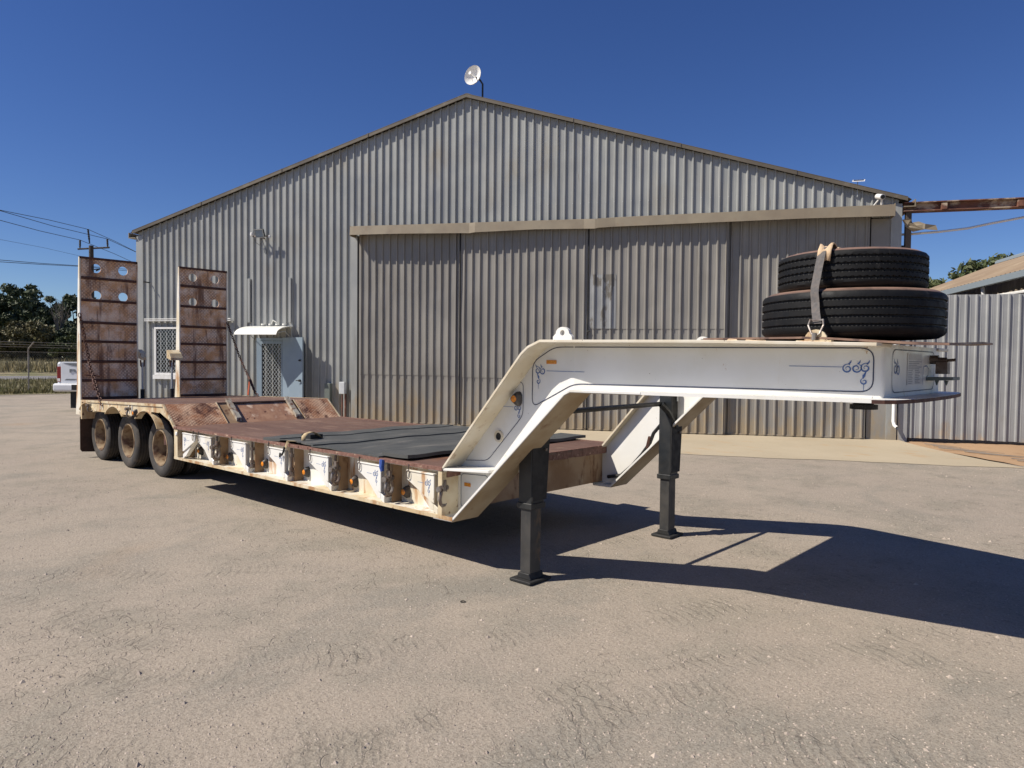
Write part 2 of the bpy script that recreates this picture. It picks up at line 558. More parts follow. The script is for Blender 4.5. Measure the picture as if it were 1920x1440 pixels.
def ground_mat():
    t = NT('compacted_gravel_yard')
    x = t.xyz()
    big = t.noise(.23, 5, .6)
    mid = t.noise(1.15, 6, .65)
    patch = t.noise(.5, 6, .7, (1, .6, 1), .8)
    fn3 = t.noise(10, 6, .72)
    fn2 = t.noise(60, 5, .75)
    c = t.mix(t.ramp(big, .32, .68), (.345, .294, .238), (.376, .320, .253))
    c = t.mix(t.ramp(mid, .42, .68), c, (.295, .262, .208))
    c = t.mix(t.ramp(patch, .50, .70, a=0, b=.7), c, (.235, .222, .185))          # grey-green aggregate showing through
    c = t.mix(t.ramp(patch, .40, .26, a=0, b=.45), c, (.42, .35, .265))          # pale sandy drifts
    c = t.mix(t.ramp(t.noise(.17, 4, .6), .62, .72, a=0, b=.5), c, (.36, .25, .155))   # faint red dust
    vc = t.n('ShaderNodeTexVoronoi')
    t.l(t.pos, vc.inputs['Vector'])
    vc.inputs['Scale'].default_value = 150
    sp = t.n('ShaderNodeSeparateXYZ')
    t.l(vc.outputs['Color'], sp.inputs[0])
    grit = sp.outputs[0]
    vis = t.ramp(patch, .36, .60, a=.35, b=1.0)
    c = t.mix(t.math('MULTIPLY', t.ramp(grit, .70, .98, a=0, b=.6), vis), c, (.14, .118, .095))
    c = t.mix(t.math('MULTIPLY', t.ramp(grit, .14, .02, a=0, b=.28), vis), c, (.50, .45, .38))
    c = t.mix(t.ramp(fn2, .44, .70, a=0.0, b=.62), c, (.175, .142, .11))
    c = t.mix(t.ramp(fn3, .54, .70, a=0.0, b=.38), c, (.20, .172, .138))
    # worn wheel lanes with broken lug prints, some straight and some turning
    w_n = t.ramp(big, .2, .8, a=-.3, b=.3)
    l_n = t.ramp(fn3, .2, .8, a=-1.2, b=1.2)
    m_n = t.ramp(mid, .44, .60)

    def lug(al, ac, width, period, soft):
        inl = t.ramp(t.math('ABSOLUTE', ac), width, width * .7, a=0, b=soft)
        w = t.math('SINE', t.math('ADD', t.math('MULTIPLY', al, 2 * math.pi / period), t.math('MULTIPLY', t.math('ABSOLUTE', ac), 15)))
        w = t.math('ADD', w, l_n)
        return t.math('MULTIPLY', inl, t.ramp(w, .15, .95))

    def lane(ang, off, width, period, soft):
        ca, sa = math.cos(R(ang)), math.sin(R(ang))
        al = t.math('ADD', t.math('MULTIPLY', x[0], ca), t.math('MULTIPLY', x[1], sa))
        ac = t.math('ADD', t.math('ADD', t.math('MULTIPLY', x[0], -sa), t.math('MULTIPLY', x[1], ca)), off)
        return lug(al, t.math('ADD', ac, w_n), width, period, soft)

    def arc(cx, cy, rad, width, period, soft):
        dx, dy = t.math('SUBTRACT', x[0], cx), t.math('SUBTRACT', x[1], cy)
        r_ = t.math('SQRT', t.math('ADD', t.math('MULTIPLY', dx, dx), t.math('MULTIPLY', dy, dy)))
        al = t.math('MULTIPLY', t.math('ARCTAN2', dy, dx), rad)
        return lug(al, t.math('ADD', t.math('SUBTRACT', r_, rad), t.math('MULTIPLY', w_n, .4)), width, period, soft)
    lanes = t.math('MAXIMUM', lane(62, 4.6, .24, .075, .8), lane(8, 2.6, .26, .085, .7))
    for a_ in ((-6.0, 4.5, 9.4, .16, .07, .8), (-6.0, 4.5, 11.2, .16, .07, .8), (12.0, -9.0, 8.6, .17, .075, .75), (12.0, -9.0, 10.5, .17, .075, .75)):
        lanes = t.math('MAXIMUM', lanes, arc(*a_))
    lanes = t.math('MULTIPLY', lanes, m_n)
    c = t.mix(t.math('MULTIPLY', lanes, .26), c, (.155, .128, .10))
    # crazed crust: fine broken cracks in patches
    cv = t.n('ShaderNodeVectorMath', operation='MULTIPLY_ADD')
    nz = t.n('ShaderNodeTexNoise')
    t.l(t.pos, nz.inputs['Vector'])
    nz.inputs['Scale'].default_value = 5
    t.l(nz.outputs['Color'], cv.inputs[0])
    cv.inputs[1].default_value = (.22, .22, 0)
    t.l(t.pos, cv.inputs[2])

    def crazing(scale, w):
        nd = t.n('ShaderNodeTexVoronoi', feature='DISTANCE_TO_EDGE')
        t.l(cv.outputs[0], nd.inputs['Vector'])
        nd.inputs['Scale'].default_value = scale
        return t.ramp(nd.outputs['Distance'], w, .0)
    crack = t.math('MAXIMUM', t.math('MULTIPLY', crazing(5.5, .025), t.ramp(mid, .50, .58)), t.math('MULTIPLY', crazing(13, .05), t.ramp(patch, .50, .42)))
    crack = t.math('MULTIPLY', crack, t.ramp(fn3, .42, .56))
    c = t.mix(t.math('MULTIPLY', crack, .40), c, (.12, .098, .077))
    n1 = t.bump(mid, .35, .06)
    n2 = t.bump(t.math('SUBTRACT', t.noise(34, 5, .72), t.math('MULTIPLY', t.math('ADD', lanes, crack), .5)), .55, .018, n1)
    n3 = t.bump(t.math('SUBTRACT', 1.0, vc.outputs['Distance']), .3, .003, n2)
    return t.done(c, .92, 0, n3, .25)


M['ground'] = ground_mat()


def concrete_mat():
    t = NT('dusty_concrete')
    c = t.mix(t.ramp(t.noise(.5, 5, .6), .3, .7), (.43, .365, .26), (.38, .32, .225))
    c = t.mix(t.ramp(t.noise(2.5, 6, .6, (.5, 1, 1)), .55, .72), c, (.41, .29, .17))
    c = t.mix(t.ramp(t.noise(6, 6, .7), .60, .75), c, (.32, .265, .185))
    c = t.mix(t.ramp(t.noise(110, 3), .5, .75, a=0, b=.35), c, (.28, .22, .15))
    return t.done(c, .9, 0, t.bump(t.noise(20, 6, .7), .25, .008), .25)


M['concrete'] = concrete_mat()


def dirt_mat():
    t = NT('red_clay_dirt')
    c = t.mix(t.ramp(t.noise(.8, 5, .6), .3, .7), (.40, .265, .155), (.35, .225, .13))
    c = t.mix(t.ramp(t.noise(3, 6, .65, (.3, 1, 1)), .55, .72), c, (.27, .165, .10))
    c = t.mix(t.ramp(t.noise(90, 4), .5, .75, a=0, b=.4), c, (.22, .13, .08))
    return t.done(c, .95, 0, t.bump(t.noise(14, 6, .7), .4, .02), .2)


M['dirt'] = dirt_mat()
M['road'] = simple('far_bitumen', (.17, .165, .16), (.21, .20, .19), 1, .9)
M['field'] = simple('dry_verge_soil', (.25, .21, .12), (.17, .165, .075), .5, .95, layers=[((.30, .255, .15), 1.8, .5, .7, (1, 1, 1))], bump=(6, .5, .05))

# ------------------------------------------------------------------ the setting: ground
g = MB()
g.add([(-900, -900, 0), (900, -900, 0), (900, 900, 0), (-900, 900, 0)], [(0, 1, 2, 3)])
tag(g.build('ground', M['ground']), kind='structure')

FB = Vector((-5.6104, 8.1229))
FA = R(27.6363)
FD = Vector((math.cos(FA), math.sin(FA)))
FN = Vector((math.sin(FA), -math.cos(FA)))


def fp(s, off, z):
    """facade coordinates: s along the gable wall, off out of it towards the yard, z up"""
    return (FB.x + FD.x * s + FN.x * off, FB.y + FD.y * s + FN.y * off, z)


def wob(a, b, amp):
    return amp * (math.sin(a * 2.3 + b) + .6 * math.sin(a * 5.1 + 2 * b) + .4 * math.sin(a * 11.7 + b * 3))


# concrete apron in front of the sliding doors, slightly ramped up to the sill
ap = MB()
us = np.linspace(-6.5, 9.45, 90)


def apron(u, v):
    right = 9.5 + 1.15 * v ** 1.4
    s = lerp(-6.5, right, (u + 6.5) / 15.95)
    off = lerp(-.02, 3.05 + wob(u, 1.3, .035), v)
    return fp(s, off, lerp(.108, .006, v))


ap.grid(us, np.linspace(0, 1, 8), apron)
tag(ap.build('concrete_apron', M['concrete'], smooth=True), kind='structure')
dm = MB()


def dirt(u, v):
    s = lerp(9.52 + 1.15 * v ** 1.4, 17, u)
    off = lerp(-.25, 2.75 + wob(s, .4, .05) - .25 * u, v)
    return fp(s, off, lerp(.085, .005, v) + (wob(s * 1.5, v * 4, .008) if 0 < v < 1 else 0))


dm.grid(np.linspace(0, 1, 50), np.linspace(0, 1, 12), dirt)
tag(dm.build('dirt_strip', M['dirt'], smooth=True), kind='structure')


def cam_ground(u, v, z=0.0):
    d = fw + rt * ((u - 960) / 1330.69) - up * ((v - 720) / 1330.69)
    k = (z - CAM.z) / d.z
    return CAM + d * k


# verge and road beyond the chain-link fence: bands across the left background
VD = Vector((.2, .98, 0)).normalized()        # direction the road runs
VN = Vector((-.98, .2, 0))                    # away from the yard


def vg(a, b, z):
    q = Vector((-29.6, 4.0, 0)) + VD * a + VN * b
    return (q.x, q.y, z)


vb = MB()
vb.grid(np.linspace(-60, 60, 80), [0, 3, 14, 23.5], lambda a, b: vg(a, b + (wob(a, .7, .3) if b == 0 else 0), .012 + (0 if b == 0 else .02)))
tag(vb.build('verge', M['field'], smooth=True), kind='structure')
rd = MB()
rd.add([vg(-160, 23.5, .02), vg(160, 23.5, .02), vg(160, 34, .02), vg(-160, 34, .02)], [(0, 1, 2, 3)])
tag(rd.build('road', M['road']), kind='structure')
fv = MB()
fv.grid(np.linspace(-160, 160, 60), [34, 40, 60, 120], lambda a, b: vg(a, b, .03 + min(max(b - 34, 0), 8) * .12))
tag(fv.build('far_verge', M['field'], smooth=True), kind='structure')

# ------------------------------------------------------------------ the shed
PITCH_R = .1909
RIB0 = -9.071
EAVE, PEAK, SLOPE = 5.089, 7.959, .3024


def rib_profile(s0, s1, first=RIB0, h=.040, sharp=1.0):
    """(s, out) points of trapezoidal cladding between s0 and s1"""
    pts = [(s0, 0.0)]
    k = math.ceil((s0 - first - .03) / PITCH_R)
    while True:
        c = first + k * PITCH_R
        if c - .03 > s1:
            break
        cand = [(c - .028, 0), (c - .012, h), (c + .012, h), (c + .028, 0),
                (c + .075, 0), (c + .082, .003), (c + .09, .003), (c + .097, 0)]
        for q in cand:
            if s0 + 1e-4 < q[0] < s1 - 1e-4:
                pts.append(q)
        k += 1
    pts.append((s1, 0.0))
    return pts


def sheet(s0, s1, zb, zt, off, first=RIB0, h=.04, breaks=(), dent=None):
    """one cladding sheet as a mesh builder; zb, zt numbers or functions of s"""
    pr = rib_profile(s0, s1, first, h)
    for b in breaks:
        if s0 < b < s1:
            pr.append((b, 0.0))
            pr.sort()
    fb = zb if callable(zb) else (lambda s: zb)
    ft = zt if callable(zt) else (lambda s: zt)
    mb = MB()
    n = len(pr)
    rows = 5 if dent else 1
    vs_ = []
    for r_ in range(rows + 1):
        for s, o in pr:
            z = lerp(fb(s), ft(s), r_ / rows)
            vs_.append(fp(s, off + o + (dent(s, z) if dent else 0), z))
    fs = [(r_ * n + i, r_ * n + i + 1, (r_ + 1) * n + i + 1, (r_ + 1) * n + i) for r_ in range(rows) for i in range(n - 1)]
    return mb.add(vs_, fs)


shed = tag(empty('workshop_shed', fp(0, -8, 0)), 'large gabled corrugated steel workshop shed with beige door header', 'shed')


def ztop(s):
    return PEAK - .045 - SLOPE * abs(s)


# gable cladding, one sheet of four ribs at a time
b0 = RIB0 + .095
edges = [-9.42] + [b0 + PITCH_R * 4 * k for k in range(0, 24)]
edges = [e for e in edges if e < 9.25] + [9.38]
for i in range(len(edges) - 1):
    s0, s1 = edges[i], edges[i + 1]
    o_ = .0015 * (i % 3)
    if s1 < -2.75:
        sheet(s0, s1, .04, ztop, o_, breaks=(0,)).build('cladding_sheet', M['zinc'], shed)
    elif s0 < -2.75:
        sheet(s0, -2.86, .04, ztop, o_, breaks=(0,)).build('cladding_sheet', M['zinc'], shed)
        sheet(-2.86, s1, 4.72, ztop, o_, breaks=(0,)).build('cladding_sheet', M['zinc'], shed)
    else:
        sheet(s0, s1, 4.72, ztop, o_, breaks=(0,)).build('cladding_sheet', M['zinc'], shed)
# dark interior behind the sliding doors, and the shed's other walls and roof
q = MB()
q.add([fp(-2.9, -.04, .05), fp(9.1, -.04, .05), fp(9.1, -.04, 4.8), fp(-2.9, -.04, 4.8)], [(0, 1, 2, 3)])
q.build('door_opening', M['gap'], shed)
for sgn in (-1, 1):
    w = MB()
    s_ = sgn * 9.43
    n_ = 140
    pts = []
    for i in range(n_ + 1):
        d = -.02 - i * (26.0 / n_)
        pts.append((d, .03 if i % 2 else 0))
    w.add([fp(s_ + sgn * o, d, .04) for d, o in pts] + [fp(s_ + sgn * o, d, EAVE) for d, o in pts],
          [(i, i + 1, n_ + 2 + i, n_ + 1 + i) for i in range(n_)])
    w.build('side_wall', M['zinc'], shed)
w = MB()
w.add([fp(-9.4, -26, .04), fp(9.4, -26, .04), fp(9.4, -26, EAVE), fp(0, -26, PEAK - .1), fp(-9.4, -26, EAVE)], [(0, 1, 2, 3, 4)])
w.build('rear_wall', M['zinc'], shed)
for sgn in (-1, 1):
    w = MB()
    n_ = 100
    pts = [(sgn * 9.60 * i / n_, .03 if i % 2 else 0) for i in range(n_ + 1)]
    w.add([fp(s, .1, PEAK + .0 - SLOPE * abs(s) + o) for s, o in pts] + [fp(s, -26.2, PEAK + .0 - SLOPE * abs(s) + o) for s, o in pts],
          [(i, i + 1, n_ + 2 + i, n_ + 1 + i) for i in range(n_)])
    w.build('roof', M['roof'], shed)
    # barge capping: two folded strips down the verge
    bc = MB()
    a, b = (0, sgn * 9.52)
    for (o0, o1, z0, z1) in ((.10, .125, -.055, .022), (-.25, .128, .022, .032)):
        bc.hexa([fp(a, o0, PEAK + z0), fp(b, o0, PEAK + z0 - SLOPE * 9.52), fp(b, o1, PEAK + z0 - SLOPE * 9.52), fp(a, o1, PEAK + z0),
                 fp(a, o0, PEAK + z1), fp(b, o0, PEAK + z1 - SLOPE * 9.52), fp(b, o1, PEAK + z1 - SLOPE * 9.52), fp(a, o1, PEAK + z1)])
    # lapped joints of the capping
    for k in range(1, 4):
        s = sgn * (2.4 * k + .15)
        bc.hexa([fp(s, .13, PEAK - .058 - SLOPE * abs(s)), fp(s + .03, .13, PEAK - .058 - SLOPE * abs(s + .03)), fp(s + .03, .136, PEAK - .058 - SLOPE * abs(s + .03)), fp(s, .136, PEAK - .058 - SLOPE * abs(s)),
                 fp(s, .13, PEAK + .036 - SLOPE * abs(s)), fp(s + .03, .13, PEAK + .036 - SLOPE * abs(s + .03)), fp(s + .03, .136, PEAK + .036 - SLOPE * abs(s + .03)), fp(s, .136, PEAK + .036 - SLOPE * abs(s))])
    fixn(bc.build('barge_capping', M['barge'], shed))
    gt = MB()
    zz = PEAK - SLOPE * 9.52
    gt.prism([(sgn * 9.46, zz - .17), (sgn * 9.68, zz - .17), (sgn * 9.68, zz - .02), (sgn * 9.66, zz - .02), (sgn * 9.66, zz - .15), (sgn * 9.46, zz - .15)], 'y', 0, 1)
    gt.v = [fp(x, lerp(.08, -26, y), z) for x, y, z in gt.v]
    fixn(gt.build('gutter', M['trim'], shed))
rc = MB()
rc.hexa([fp(-.32, -26, PEAK - .06), fp(.32, -26, PEAK - .06), fp(.32, .05, PEAK - .06), fp(-.32, .05, PEAK - .06),
         fp(-.02, -26, PEAK + .075), fp(.02, -26, PEAK + .075), fp(.02, .05, PEAK + .06), fp(-.02, .05, PEAK + .06)])
rc.build('ridge_capping', M['barge'], shed)
# corner flashings and door jamb
for s0, s1, z1, nm in ((-9.47, -9.28, EAVE - .12, 'corner_flashing'), (9.24, 9.44, EAVE - .1, 'corner_flashing'), (-2.96, -2.80, 4.74, 'door_jamb')):
    f = MB()
    o0 = .035
    f.prism([(s0, .05), (s1, .05), (s1, z1), (s0, z1)], 'y', 0, 1)
    f.v = [fp(x, lerp(-.05, o0 + (.1 if nm == 'door_jamb' else 0), y), z) for x, y, z in f.v]
    fixn(f.build(nm, M['zinc'], shed))
f = MB()
f.prism([(8.87, .05), (9.24, .05), (9.24, 4.7), (8.87, 4.7)], 'y', 0, 1)
f.v = [fp(x, lerp(-.05, .012, y), z) for x, y, z in f.v]
fixn(f.build('door_jamb', M['zinc_door'], shed))

# dented beige header over the sliding doors
hz = [(-2.86, 4.705, 4.915), (-1.5, 4.685, 4.90), (.0, 4.650, 4.885), (.2, 4.640, 4.878), (.35, 4.652, 4.884), (1.8, 4.672, 4.870), (2.9, 4.648, 4.862), (3.15, 4.635, 4.852),
      (3.22, 4.652, 4.862), (3.6, 4.668, 4.872), (5.5, 4.675, 4.885), (7.5, 4.682, 4.895), (9.22, 4.672, 4.905)]
h = MB()
vs_, fs = [], []
for i, (s, z0, z1) in enumerate(hz):
    bulge = .02 * math.sin(i * 1.9)
    vs_ += [fp(s, .05, z1 + .075), fp(s, .41 + bulge, z1), fp(s, .43 + bulge, z0), fp(s, .40 + bulge, z0 + .004), fp(s, .39 + bulge, z1 - .01), fp(s, .05, z1 + .06)]
for i in range(len(hz) - 1):
    for k in range(6):
        fs.append((6 * i + k, 6 * i + (k + 1) % 6, 6 * i + 6 + (k + 1) % 6, 6 * i + 6 + k))
fs += [tuple(range(6)), tuple(6 * (len(hz) - 1) + k for k in range(6))]
h.add(vs_, fs)
fixn(h.build('door_header', M['trim'], shed))
for s in (-2.86, 9.22):
    h = MB()
    h.prism([(s - .006, 4.68), (s + .006, 4.68), (s + .006, 4.93), (s - .006, 4.93)], 'y', 0, 1)
    h.v = [fp(x, lerp(.05, .405, y), z) for x, y, z in h.v]
    fixn(h.build('header_end_cap', M['trim'], shed))

# four sliding doors, clad in two rows of sheets with a lap line
doors = [(-2.76, -.095, .10, 1.315), (-.062, 2.968, .20, 1.285), (3.002, 6.02, .205, 2.43), (5.94, 8.83, .075, 1.30)]
for di, (s0, s1, off, lap) in enumerate(doors):
    d = MB()
    for a, b_ in ((s0, s0 + .035), (s1 - .035, s1)):
        d.prism([(a, .135), (b_, .135), (b_, 4.76), (a, 4.76)], 'y', 0, 1)
    d.prism([(s0, .115), (s1, .115), (s1, .15), (s0, .15)], 'y', 0, 1)
    d.v = [fp(x, lerp(off - .06, off + .012, y), z) for x, y, z in d.v]
    dr = fixn(d.build('sliding_door', M['zinc_door'], shed))
    ne = 4
    first = s0 + .06 + .03 * di
    bump_amp = .004

    def dent(s, z, di=di):
        return .006 * math.sin(s * 3.1 + di) * math.sin(z * 2.2 + di * 2) + .004 * math.sin(s * 7.7 + z * 3.1)
    cuts = [s0 + .03] + [first + PITCH_R * 4 * k + .11 for k in range(1, ne)] + [s1 - .03]
    for k in range(len(cuts) - 1):
        if cuts[k + 1] - cuts[k] < .1:
            continue
        mt = M['zinc_door']
        lo_t = lap
        sheet(cuts[k], cuts[k + 1], .13, lo_t, off + .0015 * k, first, .038, dent=dent).build('cladding_sheet', mt, dr)
        if di == 2 and k == 0:
            sheet(cuts[k], first + PITCH_R * 2.6, 2.42, 3.64, off + .017, first, .038, dent=dent).build('cladding_sheet', M['zinc_patch'], dr)
        if True:
            sheet(cuts[k], cuts[k + 1], lo_t - .02, 4.74, off + .009 + .0015 * k, first, .038, dent=dent).build('cladding_sheet', mt, dr)
for s_j, o_j in ((-.092, .205), (2.972, .212)):  # black strips added to stand in for the dark gaps between doors
    fbox_ = MB()
    fbox_.box(s_j, s_j + .026, 0, 1, .14, 4.74)
    fbox_.v = [fp(x, lerp(.05, o_j + .03, y), z) for x, y, z in fbox_.v]
    fixn(fbox_.build('door_gap_strip', M['gap'], shed))
# door handle bolt beside the patch
bl = MB()
bl.tube([fp(2.985, .25, 2.30), fp(2.985, .25, 2.52)], .012, 8)
bl.tube([fp(2.985, .25, 2.36), fp(3.04, .27, 2.36)], .014, 8)
bl.build('door_bolt', M['black_matt'], shed)
# screw heads along the girt lines
sc_ = MB()
for zz in (2.49, 3.9, 5.3):
    for k in range(0, 99):
        s = RIB0 + k * PITCH_R
        if s > 9.2 or zz > ztop(s) - .2 or (s > -2.9 and zz < 5.0):
            continue
        p0 = fp(s, .0395, zz + random.uniform(-.006, .006))
        p1 = fp(s, .046, zz)
        sc_.cyl(p0, (p1[0], p1[1], p0[2]), .008, 6)
tag(sc_.build('screw_heads', M['meter'], shed), kind='stuff')

# entry door with security mesh, open leaf and awning
ed = empty('entry_door', fp(-5.2, 0, .1))
ed.parent = shed
ed.location = WLOC['entry_door'] - WLOC[shed.name]


def fbox(s0, s1, o0, o1, z0, z1, mb=None):
    mb = mb or MB()
    b = len(mb.v)
    mb.box(s0, s1, 0, 1, z0, z1)
    mb.v[b:] = [fp(x, lerp(o0, o1, y), z) for x, y, z in mb.v[b:]]
    return mb


fr = MB()
fbox(-5.70, -5.60, -.02, .07, .1, 2.20, fr)
fbox(-4.95, -4.89, -.02, .07, .1, 2.20, fr)
fbox(-5.60, -4.95, -.02, .07, 2.13, 2.20, fr)
fixn(fr.build('door_frame', M['door'], ed))
fbox(-5.60, -4.95, .032, .036, .1, 2.13).build('door_glass', M['glass'], ed)
sf = MB()
fbox(-5.60, -5.545, .045, .075, .12, 2.12, sf)
fbox(-4.975, -4.95, .045, .075, .12, 2.12, sf)
fbox(-5.545, -4.975, .045, .075, 2.05, 2.12, sf)
fbox(-5.545, -4.975, .045, .075, .12, .2, sf)
fixn(sf.build('screen_door_frame', M['door'], ed))


def lattice(s0, s1, z0, z1, off, ds, dz, w):
    mb = MB()
    k = (s1 - s0) / ds

    def seg(a, b_):
        mb.ribbon([a, b_], w, lambda x, y: fp(x, off, y))
    n_ = int((s1 - s0) / ds + (z1 - z0) / dz) + 2
    for sg in (1, -1):
        for i in range(-n_, n_ + 1):
            # line z = zc + sg*(dz/ds)*(s - s0) + i*dz
            pts = []
            for s in (s0, s1):
                z = z0 + i * dz + sg * (dz / ds) * (s - s0)
                pts.append([s, z])
            (sa, za), (sb, zb_) = pts
            t0, t1 = 0.0, 1.0
            for lim, sign in ((z0, 1), (z1, -1)):
                fa, fbv = sign * (za - lim), sign * (zb_ - lim)
                if fa < 0 and fbv < 0:
                    t0, t1 = 1, 0
                elif fa < 0:
                    t0 = max(t0, fa / (fa - fbv))
                elif fbv < 0:
                    t1 = min(t1, fa / (fa - fbv))
            if t1 - t0 > .02:
                seg((lerp(sa, sb, t0), lerp(za, zb_, t0)), (lerp(sa, sb, t1), lerp(za, zb_, t1)))
    return mb


lattice(-5.55, -4.97, .2, 2.06, .06, .095, .118, .0045).build('security_mesh', M['frame'], ed)
lf = MB()
hx, fx = (-4.90, .06), (-4.17, .33)
ux, uy = fx[0] - hx[0], fx[1] - hx[1]
L_ = math.hypot(ux, uy)
nx, ny = -uy / L_ * .04, ux / L_ * .04
lf.v = []
lf.hexa([fp(hx[0], hx[1], .12), fp(fx[0], fx[1], .12), fp(fx[0] + nx, fx[1] + ny, .12), fp(hx[0] + nx, hx[1] + ny, .12),
         fp(hx[0], hx[1], 2.21), fp(fx[0], fx[1], 2.21), fp(fx[0] + nx, fx[1] + ny, 2.21), fp(hx[0] + nx, hx[1] + ny, 2.21)])
leaf = fixn(lf.build('door_leaf', M['door'], ed))
for zk, rk in ((1.63, .022), (1.12, .03)):
    kn = MB()
    t = .9
    bs, bo = lerp(hx[0], fx[0], t) + nx, lerp(hx[1], fx[1], t) + ny
    kn.cyl(fp(bs, bo, zk), fp(bs + nx * 1.2, bo + ny * 1.2, zk), rk, 10)
    kn.cyl(fp(bs + nx, bo + ny, zk), fp(bs + nx - .09 * (rk > .025), bo + ny, zk), .011, 8)
    kn.build('door_handle', M['black_matt'], leaf)
aw = MB()


def awn(u, v):
    return fp(u, .04 + .76 * math.sin(v * math.pi / 2), 2.50 - .235 * (1 - math.cos(v * math.pi / 2)))


aw.grid([-5.84, -4.65], np.linspace(0, 1, 10), awn)
aw.grid([-5.84, -4.65], np.linspace(0, 1, 10), lambda u, v: tuple(Vector(awn(u, v)) - Vector((0, 0, .006))))
for s in (-5.84, -4.65):
    aw.ribbon([(v, 0) for v in np.linspace(0, 1, 10)], .006, lambda a, b, s=s: tuple(Vector(awn(s, a)) + Vector((0, 0, b - .01))))
awo = aw.build('awning', M['canopy'], shed, smooth=True)
ab = MB()
for s in (-5.80, -4.69):
    ab.tube([fp(s, .04, 2.16), fp(s, .04, 2.46)], .014, 6)
    ab.tube([fp(s, .04, 2.18), fp(s, .35, 2.36), fp(s, .70, 2.31)], .012, 6)
fbox(-5.84, -4.65, .03, .05, 2.47, 2.515, ab)
ab.build('awning_bracket', M['frame'], awo)
for s in (-5.52, -5.3, -5.1, -4.9):
    lm_ = MB()
    lm_.cyl(fp(s, .05, 2.53), fp(s, .05, 2.57), .05, 10)
    lm_.build('awning_cap', M['canopy'], awo)
lm_ = MB()
lm_.tube([fp(-5.28, .03, 2.56), fp(-5.22, .06, 2.66), fp(-5.12, .05, 2.60)], .014, 6)
lm_.build('awning_hook', M['canopy'], awo)

# meshed window with sunhood rail
wi = empty('window', fp(-8.3, 0, 1.1))
wi.parent = shed
wi.location = WLOC['window'] - WLOC[shed.name]
wf = MB()
W0, W1, Z0, Z1 = -8.86, -7.75, 1.2, 2.49
fbox(W0, W0 + .055, .0, .085, Z0, Z1, wf)
fbox(W1 - .055, W1, .0, .085, Z0, Z1, wf)
fbox(W0 + .055, W1 - .055, .0, .085, Z1 - .055, Z1, wf)
fbox(W0 + .055, W1 - .055, .0, .085, Z0, Z0 + .055, wf)
fixn(wf.build('window_frame', M['plastic_white'], wi))
fbox(W0 + .05, W1 - .05, .034, .04, Z0 + .05, Z1 - .05).build('pane', M['glass'], wi)
lattice(W0 + .055, W1 - .055, Z0 + .055, Z1 - .055, .07, .10, .122, .0045).build('security_mesh', M['frame'], wi)
fbox(W0 - .02, W1 + .02, .0, .12, Z0 - .115, Z0 - .004).build('window_sill', M['plastic_white'], wi)
rl = MB()
fbox(-9.12, -6.42, .03, .16, 2.645, 2.665, rl)
rl.tube([fp(-9.12, .15, 2.70), fp(-6.42, .15, 2.70)], .012, 6)
for s in (-9.05, -8.3, -7.5, -6.5):
    rl.tube([fp(s, .03, 2.70), fp(s, .15, 2.70)], .008, 6)
fixn(rl.build('sunhood_rail', M['plastic_white'], shed))
for s in (-5.93, -4.73):
    b_ = MB()
    fbox(s - .035, s + .035, .0, .075, 2.60, 3.74, b_)
    fixn(b_.build('sign_bracket', M['zinc'], shed, bevel=.004))
b_ = MB()
b_.cyl(fp(-9.06, .02, 3.70), fp(-9.06, .20, 3.70), .016, 8)
b_.cyl(fp(-9.06, .20, 3.70), fp(-9.06, .215, 3.70), .034, 8)
b_.build('wall_spigot', M['black_matt'], shed)

# floodlight
fl = tag(empty('floodlight', fp(-5.5, .02, 4.7)), 'square floodlight on a two-lamp bracket high on the shed wall', 'floodlight')
b_ = MB()
b_.tube([fp(-5.5, .0, 4.78), fp(-5.5, .2, 4.78)], .02, 8)
b_.tube([fp(-5.72, .2, 4.80), fp(-5.24, .2, 4.80)], .016, 8)
b_.build('bracket', M['steel'], fl)
hd = MB()
ca, sa = math.cos(R(24)), math.sin(R(24))


def flx(x, y, z):
    return fp(-5.48 + x, .27 + y * ca + z * sa, 4.86 - y * sa + z * ca)


hd.box(-.12, .12, -.07, .0, -.10, .10)
hd.xf = flx
fixn(hd.build('lamp_body', M['black_matt'], fl, bevel=.01))
hg = MB(flx)
hg.box(-.1, .1, .001, .008, -.082, .082)
fixn(hg.build('lamp_glass', M['door'], fl))
hr = MB(flx)
for bx_ in ((-.125, .125, 0, .014, .09, .105), (-.125, .125, 0, .014, -.105, -.09), (-.125, -.108, 0, .014, -.09, .09), (.108, .125, 0, .014, -.09, .09)):
    hr.box(*bx_)
fixn(hr.build('lamp_bezel', M['frame'], fl))
se = MB()
se.lathe([(.001, -.05), (.035, -.045), (.05, 0), (.035, .045), (.001, .05)], fp(-5.74, .2, 4.86), 'z', 12, False)
se.lathe([(.001, -.04), (.03, -.035), (.038, 0), (.03, .035), (.001, .04)], fp(-5.22, .2, 4.78), 'z', 12, False)
se.build('sensor', M['plastic_white'], fl, smooth=True)
cb = MB()
cb.tube([fp(-5.66, .2, 4.76), fp(-5.68, .12, 4.66), fp(-5.62, .05, 4.60), fp(-5.58, .06, 4.65)], .006, 5)
cb.tube([fp(-5.45, .2, 4.74), fp(-5.44, .08, 4.52), fp(-5.48, .05, 4.40), fp(-5.42, .05, 4.38), fp(-5.43, .06, 4.5)], .006, 5)
cb.build('cable', M['wire'], fl)

